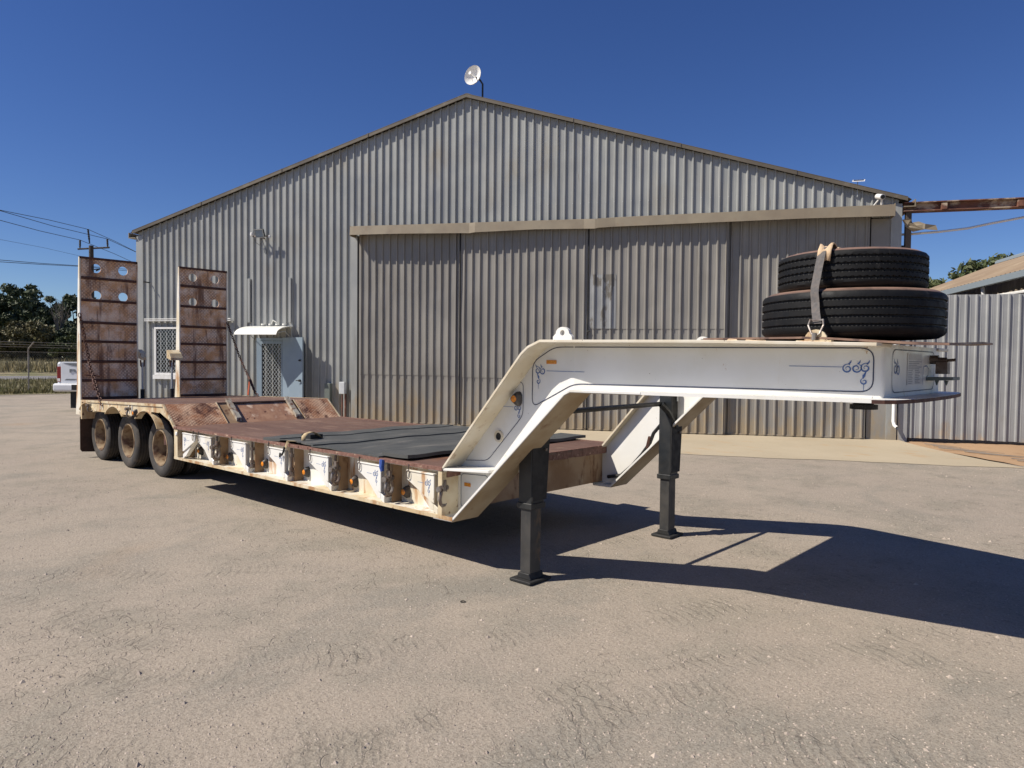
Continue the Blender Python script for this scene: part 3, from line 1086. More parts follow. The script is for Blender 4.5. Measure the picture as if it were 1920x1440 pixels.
# meter box on its post, and the low grey box
mb_ = tag(empty('meter_box', fp(-3.15, .15, 0)), 'small white meter box on two conduits by the left door jamb', 'meter box')
fbox(-3.25, -3.10, .10, .22, .80, 1.10).build('box_body', M['meter'], mb_, bevel=.008)
c_ = MB()
c_.tube([fp(-3.21, .12, .02), fp(-3.21, .12, .80)], .02, 8)
c_.tube([fp(-3.12, .12, .02), fp(-3.12, .12, .80)], .026, 8)
c_.build('conduit', M['rust_beam'], mb_)
gb = tag(empty('junction_box', fp(-3.6, .1, 0)), 'grey green box standing against the wall left of the meter box', 'box')
fbox(-3.68, -3.53, .05, .17, .30, 1.06).build('box_body', M['green_box'], gb, bevel=.006)
fbox(-3.66, -3.55, .07, .13, .02, .30).build('stand', M['green_box'], gb)

# dish on the ridge
ds = tag(empty('satellite_dish', fp(.28, -.3, 7.86)), 'round white satellite dish on a thin mast at the ridge', 'satellite dish')
mst = MB()
mst.tube([fp(.28, -.3, 7.80), fp(.28, -.3, 8.34), fp(.22, -.26, 8.43), fp(.14, -.19, 8.47)], .022, 8)
mst.build('mast', M['wire'], ds)
di = MB()
axis = Vector((fp(0, 1, 0)[0] - fp(0, 0, 0)[0], fp(0, 1, 0)[1] - fp(0, 0, 0)[1], 0))
along = Vector((FD.x, FD.y, 0))
ax = (axis * .9 - along * .28 + Vector((0, 0, .10))).normalized()
e1 = ax.cross(Vector((0, 0, 1))).normalized()
e2 = e1.cross(ax)
c0 = Vector(fp(.12, -.14, 8.475))
RD = .235
vs_, fs = [], []
n1, n2 = 28, 7
for sgn, t in ((1, 0), (-1, .02)):
    for j in range(n2 + 1):
        r_ = RD * j / n2
        for i in range(n1):
            a = 2 * math.pi * i / n1
            vs_.append(c0 + e1 * (r_ * math.cos(a)) + e2 * (r_ * math.sin(a)) + ax * (.15 * (r_ / RD) ** 2 - .07 - t))
N_ = n1 * (n2 + 1)
for b_ in (0, N_):
    for j in range(n2):
        for i in range(n1):
            fs.append((b_ + j * n1 + i, b_ + j * n1 + (i + 1) % n1, b_ + (j + 1) * n1 + (i + 1) % n1, b_ + (j + 1) * n1 + i))
for i in range(n1):
    fs.append((n2 * n1 + i, n2 * n1 + (i + 1) % n1, N_ + n2 * n1 + (i + 1) % n1, N_ + n2 * n1 + i))
di.add(vs_, fs)
di.build('reflector', M['dish'], ds, smooth=True)
fe = MB()
fe.tube([c0 - ax * .06, c0 + ax * .16], .016, 8)
fe.tube([c0 + ax * .13, c0 + ax * .19], .038, 10)
fe.tube([c0 - e2 * RD * .85, c0 + ax * .15 - e2 * .02], .009, 6)
fe.build('feed_horn', M['dish'], ds)

# solar panel and camera on the right slope
sp_ = tag(empty('solar_panel', fp(8.58, .0, 5.35)), 'tiny solar panel on a thin stalk above the right eave', 'solar panel')
st = MB()
st.tube([fp(8.58, .05, 5.16), fp(8.58, .05, 5.49)], .008, 6)
st.build('stalk', M['frame'], sp_)


def spx(x, y, z):
    return fp(8.60 + x + .25 * y, .05 - y * .95 - z * .4, 5.50 + z + y * .38)


pn = MB(spx)
pn.box(-.12, .12, -.09, .09, -.006, .006)
fixn(pn.build('frame', M['plastic_white'], sp_))
pn = MB(spx)
pn.box(-.10, .10, -.068, .068, -.0085, .0085)
fixn(pn.build('cell', M['car_glass'], sp_))
cm = tag(empty('security_camera', fp(8.95, .3, 4.97)), 'white security camera on top of the door header end', 'camera')
q = MB()
q.tube([fp(8.86, .2, 4.93), fp(8.93, .28, 5.03)], .014, 8)
q.tube([fp(9.0, .25, 4.93), fp(8.99, .3, 5.03)], .022, 8)
q.build('bracket', M['plastic_white'], cm)
q = MB()
q.tube([fp(8.93, .20, 5.12), fp(8.98, .42, 5.06)], .055, 12)
q.build('housing', M['plastic_white'], cm)
q = MB()
q.tube([fp(8.98, .415, 5.0615), fp(8.984, .432, 5.057)], .042, 12)
q.build('lens', M['black_matt'], cm)

# ------------------------------------------------------------------ right-hand side: beam, post, pipe, fence, outbuilding
bm_ = MB()
for (z0, z1, o0, o1) in ((4.82, 4.84, -.12, .12), (4.99, 5.01, -.12, .12), (4.84, 4.99, -.012, .012)):
    fbox(9.47, 15.5, -.05 + o0, -.05 + o1, z0, z1, bm_)
for s in (10.15, 11.5):
    fbox(s, s + .1, -.04, .085, 4.84, 4.96, bm_)
tag(fixn(bm_.build('steel_beam', M['rust_beam'])), 'rusty horizontal steel beam running right from the shed corner', 'beam')
po = tag(empty('steel_post', fp(9.57, -.05, 0)), 'brown steel post carrying the rusty beam at the shed corner', 'post')
q = MB()
fbox(9.52, 9.63, -.11, .0, .0, 4.82, q)
fixn(q.build('column', M['post_grey'], po, bevel=.006))
q = MB()
fbox(9.44, 9.515, -.09, -.02, 4.06, 4.14, q)
q.build('lamp_bracket', M['black_matt'], po)
rg = MB()
tr = [(9.44, 4.66), (9.60, 4.66), (9.64, 4.60), (9.75, 4.61), (9.86, 4.55), (10.08, 4.53), (10.10, 4.42), (9.85, 4.44), (9.66, 4.41), (9.52, 4.50)]
n_ = len(tr)
rg.add([fp(s, .03 + .05 * math.sin(i * 2.1), z) for i, (s, z) in enumerate(tr)] + [fp(s, .04 + .05 * math.sin(i * 2.1), z) for i, (s, z) in enumerate(tr)],
       [tuple(range(n_)), tuple(range(n_, 2 * n_))[::-1]] + [(i, (i + 1) % n_, n_ + (i + 1) % n_, n_ + i) for i in range(n_)])
tag(fixn(rg.build('torn_flashing', M['trim'])), 'torn beige flashing hanging from the post below the rusty beam', 'flashing')
pp = MB()
pp.tube([fp(s, -.15, z) for s, z in ((9.3, 4.38), (9.7, 4.39), (10.2, 4.42), (10.7, 4.47), (11.1, 4.55), (11.7, 4.655), (12.6, 4.83), (15.5, 5.4))], .024, 8)
tag(pp.build('overhead_pipe', M['plastic_white'], smooth=True), 'pale bent pipe slung in the air below the rusty beam', 'pipe')

fc = tag(empty('sheet_metal_fence', fp(11.5, 0, 0)), 'tall ribbed galvanised sheet fence right of the shed', 'fence')
e = [9.66 + .7636 * k for k in range(0, 8)]
for i in range(len(e) - 1):
    z0 = .16 - .006 * i

    def dent2(s, z):
        return .008 * math.sin(s * 2.7) * math.sin(z * 1.7 + 1) + .004 * math.sin(s * 9 + z * 2)
    sheet(e[i], e[i + 1], z0, 3.11, -.02 + .002 * (i % 2), 9.72, .032, dent=dent2).build('fence_sheet', M['zinc_fence'], fc)
for s in (9.72, 12.0, 14.6):
    q = MB()
    fbox(s - .03, s + .03, -.12, -.055, .02, 3.0, q)
    q.build('fence_post', M['post_grey'], fc)
q = MB()
for z in (.5, 1.6, 2.7):
    fbox(9.7, 15, -.052, -.03, z, z + .05, q)
q.build('fence_rail', M['post_grey'], fc)
q = MB()
fbox(9.47, 9.64, .0, .04, .06, 2.9, q)
fixn(q.build('end_flashing', M['zinc_fence'], fc))
dp = MB()
dp.tube([fp(9.36, .12, 3.0), fp(9.36, .12, .50), fp(9.37, .16, .42), fp(9.40, .26, .38)], .035, 12, caps=False)
dp.tube([fp(9.36, .12, 3.0), fp(9.36, .12, .50), fp(9.37, .16, .42), fp(9.40, .26, .38)], .029, 12, caps=False)
tag(dp.build('downpipe', M['plastic_white'], smooth=True), 'white plastic downpipe with open elbow at the shed corner', 'pipe')

# low outbuilding beyond the fence
P1, P2 = Vector((4.266, 17.518, 4.0)), Vector((1.821, 21.733, 4.0))
od = (P2 - P1).normalized()
op = Vector((od.y, -od.x, 0))


def ob(a, b, z):
    q_ = P1 + od * a + op * b
    return (q_.x, q_.y, z)


out = tag(empty('outbuilding', ob(4, 4, 0)), 'low outbuilding with dusty brown metal roof behind the fence', 'building')
A0, A1 = -4, 11
w = MB()
n_ = 90
for (a0, b0_, a1, b1_) in ((A0, .35, A1, .35), (A1, .35, A1, 7.6)):
    vs_, fs = [], []
    for i in range(n_ + 1):
        t = i / n_
        a, b_ = lerp(a0, a1, t), lerp(b0_, b1_, t)
        o = .03 * (i % 2)
        vs_ += [ob(a, b_ - o, 0), ob(a, b_ - o, 3.95 if b0_ == b1_ else 3.95 + min(t, 1 - t) * 2 * 1.4)]
    for i in range(n_):
        fs.append((2 * i, 2 * i + 2, 2 * i + 3, 2 * i + 1))
    w.add(vs_, fs)
w.build('wall', M['wall2'], out)
rf = MB()
vs_, fs = [], []
n_ = 120
for i in range(n_ + 1):
    a = lerp(A0, A1 + .3, i / n_)
    o = .035 * (i % 2)
    vs_ += [ob(a, 0, 4.02 + o), ob(a, 4, 5.62 + o), ob(a, 8, 4.02 + o)]
for i in range(n_):
    fs += [(3 * i, 3 * i + 3, 3 * i + 4, 3 * i + 1), (3 * i + 1, 3 * i + 4, 3 * i + 5, 3 * i + 2)]
rf.add(vs_, fs)
rfo = rf.build('roof', M['roof2'], out)
q = MB()
q.tube([ob(A0, 4, 5.68), ob(A1 + .35, 4, 5.68)], .09, 6)
q.build('ridge_capping', M['gutter2'], rfo)
q = MB()
q.prism([(-.14, 3.84), (.0, 3.84), (.0, 4.0), (-.14, 4.0)], 'x', A0, A1 + .3)
q.v = [ob(a, b_, z) for a, b_, z in q.v]
fixn(q.build('gutter', M['gutter2'], out))
q = MB()
q.tube([ob(2.3, .0, 3.84), ob(2.3, .03, 3.6), ob(2.2, .08, 3.55), ob(-3.8, .1, 3.42)], .05, 8)
q.build('downpipe', M['plastic_white'], out)

# ------------------------------------------------------------------ the low-bed trailer
TR = tag(empty('lowbed_trailer', (-.5, 1.25, 0)), 'white and rust low-bed trailer with gooseneck, three axles and raised ramps', 'trailer')
XR, XF = -2.54, 2.55
WD = 2.5
TEND, TFRONT = 3.7, 5.583
TK = .36 / 1.9


def zd(x):
    return .7965 + .0049 * x


def zb(x):
    return .389 + .0052 * x


def zr(x):
    return .974 + (x + 5.84) * .0256


def wy(x):
    """y of the near gooseneck web: parallel to the bed, then drawn in towards the nose"""
    return .2 + max(0, x - TEND) * TK


def mir(mb, near):
    if not near:
        mb.v = [(x, WD - y, z) for x, y, z in mb.v]
    return mb


# main deck
d = MB()
d.hexa([(XR, .0, zd(XR) - .022), (XF, .0, zd(XF) - .022), (XF, WD, zd(XF) - .022), (XR, WD, zd(XR) - .022),
        (XR, .0, zd(XR)), (XF, .0, zd(XF)), (XF, WD, zd(XF)), (XR, WD, zd(XR))])
d.build('deck_plate', M['deck'], TR)
for near in (True, False):
    e_ = MB()
    n_ = 60
    for i in range(n_):          # worn, flaking edge of the deck
        x0, x1 = lerp(XR, XF, i / n_), lerp(XR, XF, (i + 1) / n_)
        w0 = -.004 - random.uniform(0, .006)
        e_.hexa([(x0, w0, zd(x0) - .024 - random.uniform(0, .005)), (x1, w0, zd(x1) - .024), (x1, .03, zd(x1) - .024), (x0, .03, zd(x0) - .024),
                 (x0, w0, zd(x0) + .003), (x1, w0, zd(x1) + .003), (x1, .03, zd(x1) + .003), (x0, .03, zd(x0) + .003)])
    mir(e_, near)
    fixn(e_.build('deck_edge', M['edge_rust'], TR))
    sb = MB()
    for (y0, y1, f0, f1) in ((.18, .2, lambda x: zb(x) + .02, lambda x: zd(x) - .036), (.0, .28, zb, lambda x: zb(x) + .02), (.02, .2, lambda x: zd(x) - .036, lambda x: zd(x) - .024)):
        sb.hexa([(XR, y0, f0(XR)), (XF, y0, f0(XF)), (XF, y1, f0(XF)), (XR, y1, f0(XR)), (XR, y0, f1(XR)), (XF, y0, f1(XF)), (XF, y1, f1(XF)), (XR, y1, f1(XR))])
    mir(sb, near)
    fixn(sb.build('side_beam', M['paint_beam'], TR))
    lip = MB()
    lip.hexa([(XR, -.003, zb(XR) - .004), (2.67, -.003, zb(2.67) - .004), (2.67, .012, zb(2.67) - .004), (XR, .012, zb(XR) - .004),
              (XR, -.003, zb(XR) + .024), (2.67, -.003, zb(2.67) + .024), (2.67, .012, zb(2.67) + .024), (XR, .012, zb(XR) + .024)])
    mir(lip, near)
    fixn(lip.build('beam_lip', M['cream'], TR))
# cross members and the front cross beam
for x in np.arange(-2.2, 2.4, .57):
    c_ = MB()
    c_.box(x, x + .08, .2, 2.3, zb(x) + .05, zd(x) - .024)
    c_.build('cross_member', M['dark_rust'], TR)
for yy in (.8, 1.62):
    c_ = MB()
    c_.box(XR - .5, 2.40, yy, yy + .09, .42, .50)
    c_.build('chassis_rail', M['dark_rust'], TR)
c_ = MB()
c_.box(2.43, 2.50, .2, 2.3, .43, zd(2.5) - .024)
c_.box(2.50, 2.535, .2, 2.3, zd(2.5) - .085, zd(2.5) - .024)
fixn(c_.build('front_beam', M['tan_rust'], TR))
q = MB()
for i in range(40):
    y0, y1 = lerp(.05, 2.485, i / 40), lerp(.05, 2.485, (i + 1) / 40)
    q.box(2.53, 2.548 + random.uniform(0, .005), y0, y1, zd(2.5) - .07 - random.uniform(0, .012), zd(2.5) + .003)
q.build('front_edge', M['edge_rust'], TR)

# ---- side furniture along the near beam (repeated on the far side)
BX = [(-1.84, -1.50), (-1.0, -.66), (-.18, .157), (.615, .948), (1.425, 1.758), (2.115, 2.455)]
LX = [-2.14, -1.36, -.54, .30, 1.13, 1.90]


def scroll(mb, fn, ox, oz, sc, flip=1, tail=True, n_curl=2):
    """painted scrollwork: curls in a row, then a hanging curl and a tapering tail"""
    def spiral(cx, cz, r0, a0, turns, dirn, w0):
        pts, ws = [], []
        n_ = 22
        for i in range(n_ + 1):
            t = i / n_
            a = a0 + dirn * t * turns * 2 * math.pi
            r_ = r0 * (1 - .78 * t)
            pts.append((ox + flip * sc * (cx + r_ * math.cos(a)), oz + sc * (cz + r_ * math.sin(a))))
            ws.append(sc * w0 * (.35 + .9 * math.sin(math.pi * min(t * 1.1 + .05, 1))))
        mb.ribbon(pts, ws, fn)
    for k in range(n_curl):
        spiral(-.37 * k, 0 - .02 * k, .22, R(60), 1.5, 1 if k % 2 == 0 else -1, .027)
        mb.ribbon([(ox + flip * sc * (-.37 * k + .05), oz + sc * .17), (ox + flip * sc * (-.37 * k + .13), oz + sc * .26), (ox + flip * sc * (-.37 * k + .16), oz + sc * .36)], [sc * .035, sc * .03, sc * .006], fn)
    if tail:
        mb.ribbon([(ox + flip * sc * .02, oz - sc * .18), (ox - flip * sc * .06, oz - sc * .36), (ox - flip * sc * .10, oz - sc * .5)], [sc * .015, sc * .06, sc * .015], fn)
        spiral(-.05, -.62, .15, R(120), 1.2, 1, .025)
        mb.ribbon([(ox - flip * sc * .06, oz - sc * .76), (ox - flip * sc * .06, oz - sc * 1.05)], [sc * .012, sc * .008], fn)


def outrigger(x0, x1, near, flip=False):
    o = MB()
    zt = zd(x1) - .066
    poly = [(x0, zt - .075), (x0, zt), (x1, zt), (x1, zt - .232), (x1 - .04, zt - .222)]
    if flip:
        poly = [(x0 + x1 - a, b_) for a, b_ in poly][::-1]
    o.prism(poly, 'y', -.004, .010)                                   # face plate
    o.prism([(poly[0][0], zt - .004), (poly[1][0], zt + .008), (poly[2][0], zt + .008), (poly[3][0], zt - .004)] if not flip else [(x0, zt - .004), (x1, zt - .004), (x1, zt + .008), (x0, zt + .008)], 'y', -.012, .03)
    xe = x1 if not flip else x0
    xs = x0 if not flip else x1
    # folded arm behind the face, tapering down towards the hinge
    sgn = 1 if not flip else -1
    o.prism([(xs + sgn * .02, zt - .05), (xs + sgn * .02, zt - .01), (xe - sgn * .02, zt - .01), (xe - sgn * .02, zt - .29), (xe - sgn * .06, zt - .29)], 'y', .010, .055)
    o.prism([(xs + sgn * .03, zt - .06), (xe - sgn * .02, zt - .30), (xe + sgn * .03, zt - .33), (xe + sgn * .03, zt - .27)], 'y', .012, .075)
    mir(o, near)
    ob_ = fixn(o.build('outrigger', M['paint_beam' if random.random() < .35 else 'paint'], TR, bevel=.003))
    hn = MB()                                                         # hinge knuckles
    for zz in (zt - .24, zt - .20, zt - .06):
        hn.cyl((xe + sgn * .028, .06, zz - .016), (xe + sgn * .028, .06, zz + .016), .024, 10)
    hn.cyl((xe + sgn * .028, .06, zt - .27), (xe + sgn * .028, .06, zt + .02), .012, 8)
    hn.box(min(xe, xe + sgn * .05), max(xe, xe + sgn * .05), .02, .10, zt - .27, zt - .255)
    mir(hn, near)
    hn.build('hinge', M['steel'], ob_)
    cl = MB()                                                         # spring clip on the corner
    cx, cz = xs + sgn * .03, zt
    cl.tube([(cx, -.012, cz + .055), (cx, -.012, cz + .01)], .006, 6)
    cl.tube([(cx + .018 * math.cos(a), -.016, cz - .03 + .036 * math.sin(a)) for a in np.linspace(0, 2 * math.pi, 11)[:-1]], .004, 5, closed=True)
    mir(cl, near)
    cl.build('spring_clip', M['steel'], ob_)
    if near:
        dc = MB()
        scroll(dc, lambda a, b_: (a, -.0052, b_), (xe - sgn * .055), zt - .075, .10, sgn, True, 2)
        dc.ribbon([(xe - sgn * .20, zt - .078), (xe - sgn * .13, zt - .08)], .0015, lambda a, b_: (a, -.0052, b_))
        dc.build('painted_scroll', M['blue_line'], ob_)
    return ob_


def gusset(x, near):
    o = MB()
    o.prism([(.075, zb(x) + .02), (.075, zd(x) - .05), (.09, zd(x) - .036), (.18, zd(x) - .036), (.18, zb(x) + .02)], 'x', x, x + .014)
    mir(o, near)
    o.build('gusset_plate', M['tan_rust'], TR)


def shackle(x, y, z, parent, name='shackle', sc=1.0, rot=0.0):
    """bow shackle: loop, pin and nut"""
    def T(a, b_, c_):
        return (x + a * math.cos(rot) - b_ * math.sin(rot), y + a * math.sin(rot) + b_ * math.cos(rot), z + c_)
    o = MB()
    pts = [(0, -.03, .0), (0, -.033, -.03)] + [(0, .055 * math.sin(t) * -1, -.085 - .052 * (math.cos(t) * -1 + 0)) for t in np.linspace(math.pi * .72, -math.pi * .72, 13)][::-1] + [(0, .033, -.03), (0, .03, .0)]
    pts = [(0, -.032, .0), (0, -.034, -.03), (0, -.05, -.065), (0, -.056, -.095), (0, -.045, -.13), (0, -.02, -.15), (0, .02, -.15), (0, .045, -.13), (0, .056, -.095), (0, .05, -.065), (0, .034, -.03), (0, .032, .0)]
    o.tube([T(a * sc, b_ * sc, c_ * sc) for a, b_, c_ in pts], .016 * sc, 8)
    for s_ in (-1, 1):
        o.tube([T(0, s_ * .018 * sc, 0), T(0, s_ * .046 * sc, 0)], .030 * sc, 10)
    o.tube([T(0, -.075 * sc, 0), T(0, .065 * sc, 0)], .015 * sc, 8)
    o.tube([T(0, -.085 * sc, 0), T(0, -.06 * sc, 0)], .027 * sc, 6)
    return o.build(name, M['shackle'], parent, smooth=True)


def lamp(x, y, z, near, parent):
    o = MB()
    prof = []
    n_ = 20
    vs_, fs = [], []
    for lv, (sc, dy) in enumerate(((1.0, 0), (.95, .022), (.62, .05), (.5, .052))):
        for i in range(n_):
            a = 2 * math.pi * i / n_
            r_ = .043 * (1 + .12 * math.cos(3 * a + math.pi))
            vs_.append((x + r_ * sc * math.cos(a) * 1.12, y - dy, z + r_ * sc * math.sin(a) * 1.25))
    for l_ in range(3):
        for i in range(n_):
            fs.append((l_ * n_ + i, l_ * n_ + (i + 1) % n_, (l_ + 1) * n_ + (i + 1) % n_, (l_ + 1) * n_ + i))
    fs.append(tuple(range(3 * n_, 4 * n_)))
    o.add(vs_, fs)
    mir(o, near)
    b_ = fixn(o.build('marker_light', M['boot'], parent, smooth=True))
    ln = MB()
    ln.lathe([(.001, -.060), (.016, -.058), (.026, -.052), (.029, -.04)], (x, y, z), 'y', 14, False)
    mir(ln, near)
    ln.build('lens', M['amber'], b_, smooth=True)
    return b_


for near in (True, False):
    for k, (x0, x1) in enumerate(BX):
        outrigger(x0, x1, near)
        gusset(x1 + .05, near)
    outrigger(-2.28, -1.93, near, True)
    gusset(-2.36, near)
    for x in LX:
        lamp(x, .18, .505 + .004 * x, near, TR)
    for k in (0, 3, 4, 5):
        x1 = BX[k][1]
        y_ = .03 if near else WD - .03
        ring = MB()
        ring.box(x1 + .06, x1 + .10, min(y_ - .012, y_ + .012), max(y_ - .012, y_ + .012), zd(x1) - .19, zd(x1) - .10)
        rg_ = ring.build('lashing_eye', M['steel'], TR)
        shackle(x1 + .085, y_ - .008 * (1 if near else -1), zd(x1) - .165, rg_, sc=.92, rot=R(15 if near else 165))
q = MB()
q.lathe([(.001, -.006), (.02, -.006), (.028, 0), (.028, .004)], (-2.46, .0, .70), 'y', 12, False)
q.v = [(x, y - .008, z * 1.0) for x, y, z in q.v]
q.build('white_reflector', M['white_tag'], TR)
q = MB()
q.box(XR, XR + .10, .0, .18, zb(XR) + .02, zd(XR) - .036)
q.build('end_plate', M['cream'], TR)
q = MB()
q.prism([(2.50, zb(2.5) + .02), (2.50, zd(2.5) - .03), (2.545, zd(2.5) - .03), (2.545, zb(2.5) + .02)], 'y', .0, .18)
q.build('corner_post', M['cream'], TR)
q = MB()
q.tube([(1.79, -.012, .80), (1.79, -.02, .74), (1.80, -.02, .70)], [.024, .022, .016], 8)
q.build('blue_webbing_loop', M['blue_cloth'], TR)

# ---- gooseneck
TOP = [(2.53, .800), (3.364, 1.725), (3.43, 1.775), (3.543, 1.818), (TEND, 1.816), (4.63, 1.809), (5.20, 1.797), (5.62, 1.787)]
BOT = [(2.44, .389), (2.66, .392), (3.76, 1.437), (3.80, 1.458), (4.30, 1.458)]
for near in (True, False):
    t_ = MB()
    t_.strip(TOP, lambda x: wy(x) - .2, lambda x: wy(x) + .10, -.02)
    mir(t_, near)
    fixn(t_.build('gooseneck_top_flange', M['flange'], TR, bevel=.003))
    t_ = MB()
    t_.strip(BOT, lambda x: wy(x) - .2, lambda x: wy(x) + .10, .02)
    mir(t_, near)
    bf = fixn(t_.build('gooseneck_bottom_flange', M['paint'], TR, bevel=.003))
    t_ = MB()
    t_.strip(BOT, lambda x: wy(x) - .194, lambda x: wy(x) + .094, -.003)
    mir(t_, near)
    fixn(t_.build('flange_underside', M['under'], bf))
    # outer and inner webs: a quad strip between the two flange lines
    cols = [(2.45, .405, .785), (2.56, .41, .83), (2.68, .425, .945), (3.0, .728, 1.302), (3.36, 1.07, 1.70), (3.43, 1.137, 1.76), (3.545, 1.247, 1.80), (TEND, 1.395, 1.798), (3.80, 1.475, 1.796), (4.63, 1.476, 1.790), (5.2, 1.477, 1.778), (TFRONT, 1.478, 1.769)]
    wb = MB()
    for dy0, dy1 in ((.0, .018),):
        vs_, fs = [], []
        for (x, a, b_) in cols:
            vs_ += [(x, wy(x) + dy0, a), (x, wy(x) + dy0, b_), (x, wy(x) + dy1, b_), (x, wy(x) + dy1, a)]
        for i in range(len(cols) - 1):
            for k in range(4):
                fs.append((4 * i + k, 4 * i + (k + 1) % 4, 4 * i + 4 + (k + 1) % 4, 4 * i + 4 + k))
        fs += [(0, 3, 2, 1), tuple(4 * (len(cols) - 1) + k for k in range(4))]
        wb.add(vs_, fs)
    mir(wb, near)
    fixn(wb.build('gooseneck_web', M['paint'], TR))
    wd = MB()
    pts_ = []
    for (x, a, b_) in cols:
        pts_.append((x, wy(x) - .002, a + .004))
    dn = []
    for i in range(len(pts_) - 1):
        n_ = max(2, int((Vector(pts_[i + 1]) - Vector(pts_[i])).length / .03))
        dn += [Vector(pts_[i]).lerp(Vector(pts_[i + 1]), k / n_) for k in range(n_)]
    wd.tube(dn, [.005 + .002 * random.random() for _ in dn], 5)
    mir(wd, near)
    wd.build('weld_bead', M['paint'], TR, smooth=True)
    # step gusset carrying the deck line forward, with upright at the foot
    gs = MB()
    gs.hexa([(2.50, .004, .783), (3.06, .004, .823), (3.06, .2, .823), (2.50, .2, .783), (2.50, .004, .803), (3.06, .004, .845), (3.06, .2, .845), (2.50, .2, .803)])
    mir(gs, near)
    fixn(gs.build('step_flange', M['paint'], TR, bevel=.003))
    # reflectors
    for (x, z, w_, h_) in ((3.495, 1.663, .095, .028), (2.635, .662, .075, .03)):
        rf_ = MB()
        rf_.box(x - w_ / 2, x + w_ / 2, wy(x) - .006, wy(x) - .0005, z - h_ / 2, z + h_ / 2)
        mir(rf_, near)
        rf_.build('reflector', M['reflector'], TR, bevel=.004)
    lamp(3.172, .2, 1.383, near, TR)
    rg_ = MB()
    rg_.lathe([(.030, -.012), (.046, -.012), (.048, 0), (.030, 0)], (2.98, .2, 1.083), 'y', 20)
    mir(rg_, near)
    rgo = fixn(rg_.build('pipe_collar', M['flange'], TR))
    hl = MB()
    hl.lathe([(.001, -.004), (.030, -.004), (.030, 0), (.001, 0)], (2.98, .2, 1.083), 'y', 16)
    mir(hl, near)
    hl.build('pipe_bore', M['black_matt'], rgo)
    # lifting lug
    lg = MB()
    n_ = 24
    ol, il = [], []
    for k in range(n_):
        a = 2 * math.pi * k / n_
        ca_, sa_ = math.cos(a), math.sin(a)
        rx = .06
        if sa_ < 0:                         # square foot below the eye
            m_ = max(abs(ca_) / .085, abs(sa_) / .052)
            rx = 1 / m_
        ol.append((3.60 + rx * ca_, 1.868 + (rx if sa_ < 0 else .046) * sa_))
        il.append((3.60 + .020 * ca_, 1.872 + .020 * sa_))
    for yy in (.186, .214):
        lg.add([(x, yy, z) for x, z in ol] + [(x, yy, z) for x, z in il], [(k, (k + 1) % n_, n_ + (k + 1) % n_, n_ + k) for k in range(n_)])
    for loop in (ol, il):
        lg.add([(x, .186, z) for x, z in loop] + [(x, .214, z) for x, z in loop], [(k, (k + 1) % n_, n_ + (k + 1) % n_, n_ + k) for k in range(n_)])
    mir(lg, near)
    fixn(lg.build('lifting_lug', M['paint'], TR))

# painted pinstripes on the near web
Yw = lambda a, b_: (a, wy(a) - .0025, b_)


def rounded(pts, r_, n_=6):
    out_ = []
    N = len(pts)
    for i in range(N):
        a, b_, c_ = Vector(pts[i - 1]), Vector(pts[i]), Vector(pts[(i + 1) % N])
        d1, d2 = (a - b_).normalized(), (c_ - b_).normalized()
        k = min(r_, (a - b_).length * .45, (c_ - b_).length * .45)
        p0, p1 = b_ + d1 * k, b_ + d2 * k
        for j in range(n_ + 1):
            t = j / n_
            out_.append(tuple((1 - t) ** 2 * p0 + 2 * t * (1 - t) * b_ + t * t * p1))
    return out_ + [out_[0]]


def dense(pts, step=.12):
    o = []
    for i in range(len(pts) - 1):
        L = math.hypot(pts[i + 1][0] - pts[i][0], pts[i + 1][1] - pts[i][1])
        n_ = max(1, int(L / step))
        for k in range(n_):
            o.append((lerp(pts[i][0], pts[i + 1][0], k / n_), lerp(pts[i][1], pts[i + 1][1], k / n_)))
    return o + [pts[-1]]


ps = MB()
main = [(3.30, 1.39), (3.60, 1.36 + .10), (3.72, 1.512), (5.56, 1.512), (5.56, 1.762), (3.50, 1.770), (3.305, 1.655)]
main = [(3.315, 1.325), (3.70, 1.511), (5.555, 1.512), (5.555, 1.762), (3.52, 1.771), (3.315, 1.66)]
ps.ribbon(dense(rounded(main, .07)), .0032, Yw)
inc = [(2.58, .858), (2.86, .882), (3.225, 1.26), (3.225, 1.515), (3.12, 1.50)]
ps.ribbon(dense(rounded(inc, .05)), .0026, Yw)
ps.ribbon(dense(rounded([(2.56, .47), (2.66, .50), (2.86, .70), (2.86, .76), (2.56, .745)], .035)), .0024, Yw)
ps.build('pinstripe', M['navy_line'], TR)
ps = MB()
scroll(ps, Yw, 5.515, 1.648, .125, 1, True, 3)
ps.ribbon(dense([(5.11, 1.655), (5.40, 1.652)], .05), .0016, Yw)
ps.build('painted_scroll', M['blue_line'], TR)
ps = MB()
scroll(ps, Yw, 3.365, 1.60, .13, -1, True, 2)
ps.ribbon(dense([(3.45, 1.598), (3.78, 1.596)], .05), .0018, Yw)
ps.build('painted_scroll', M['blue_line'], TR)
ps = MB()
scroll(ps, Yw, 3.19, 1.315, .10, 1, True, 2)
ps.ribbon(dense([(3.02, 1.318), (3.13, 1.318)], .05), .0016, Yw)
ps.build('painted_scroll', M['blue_line'], TR)

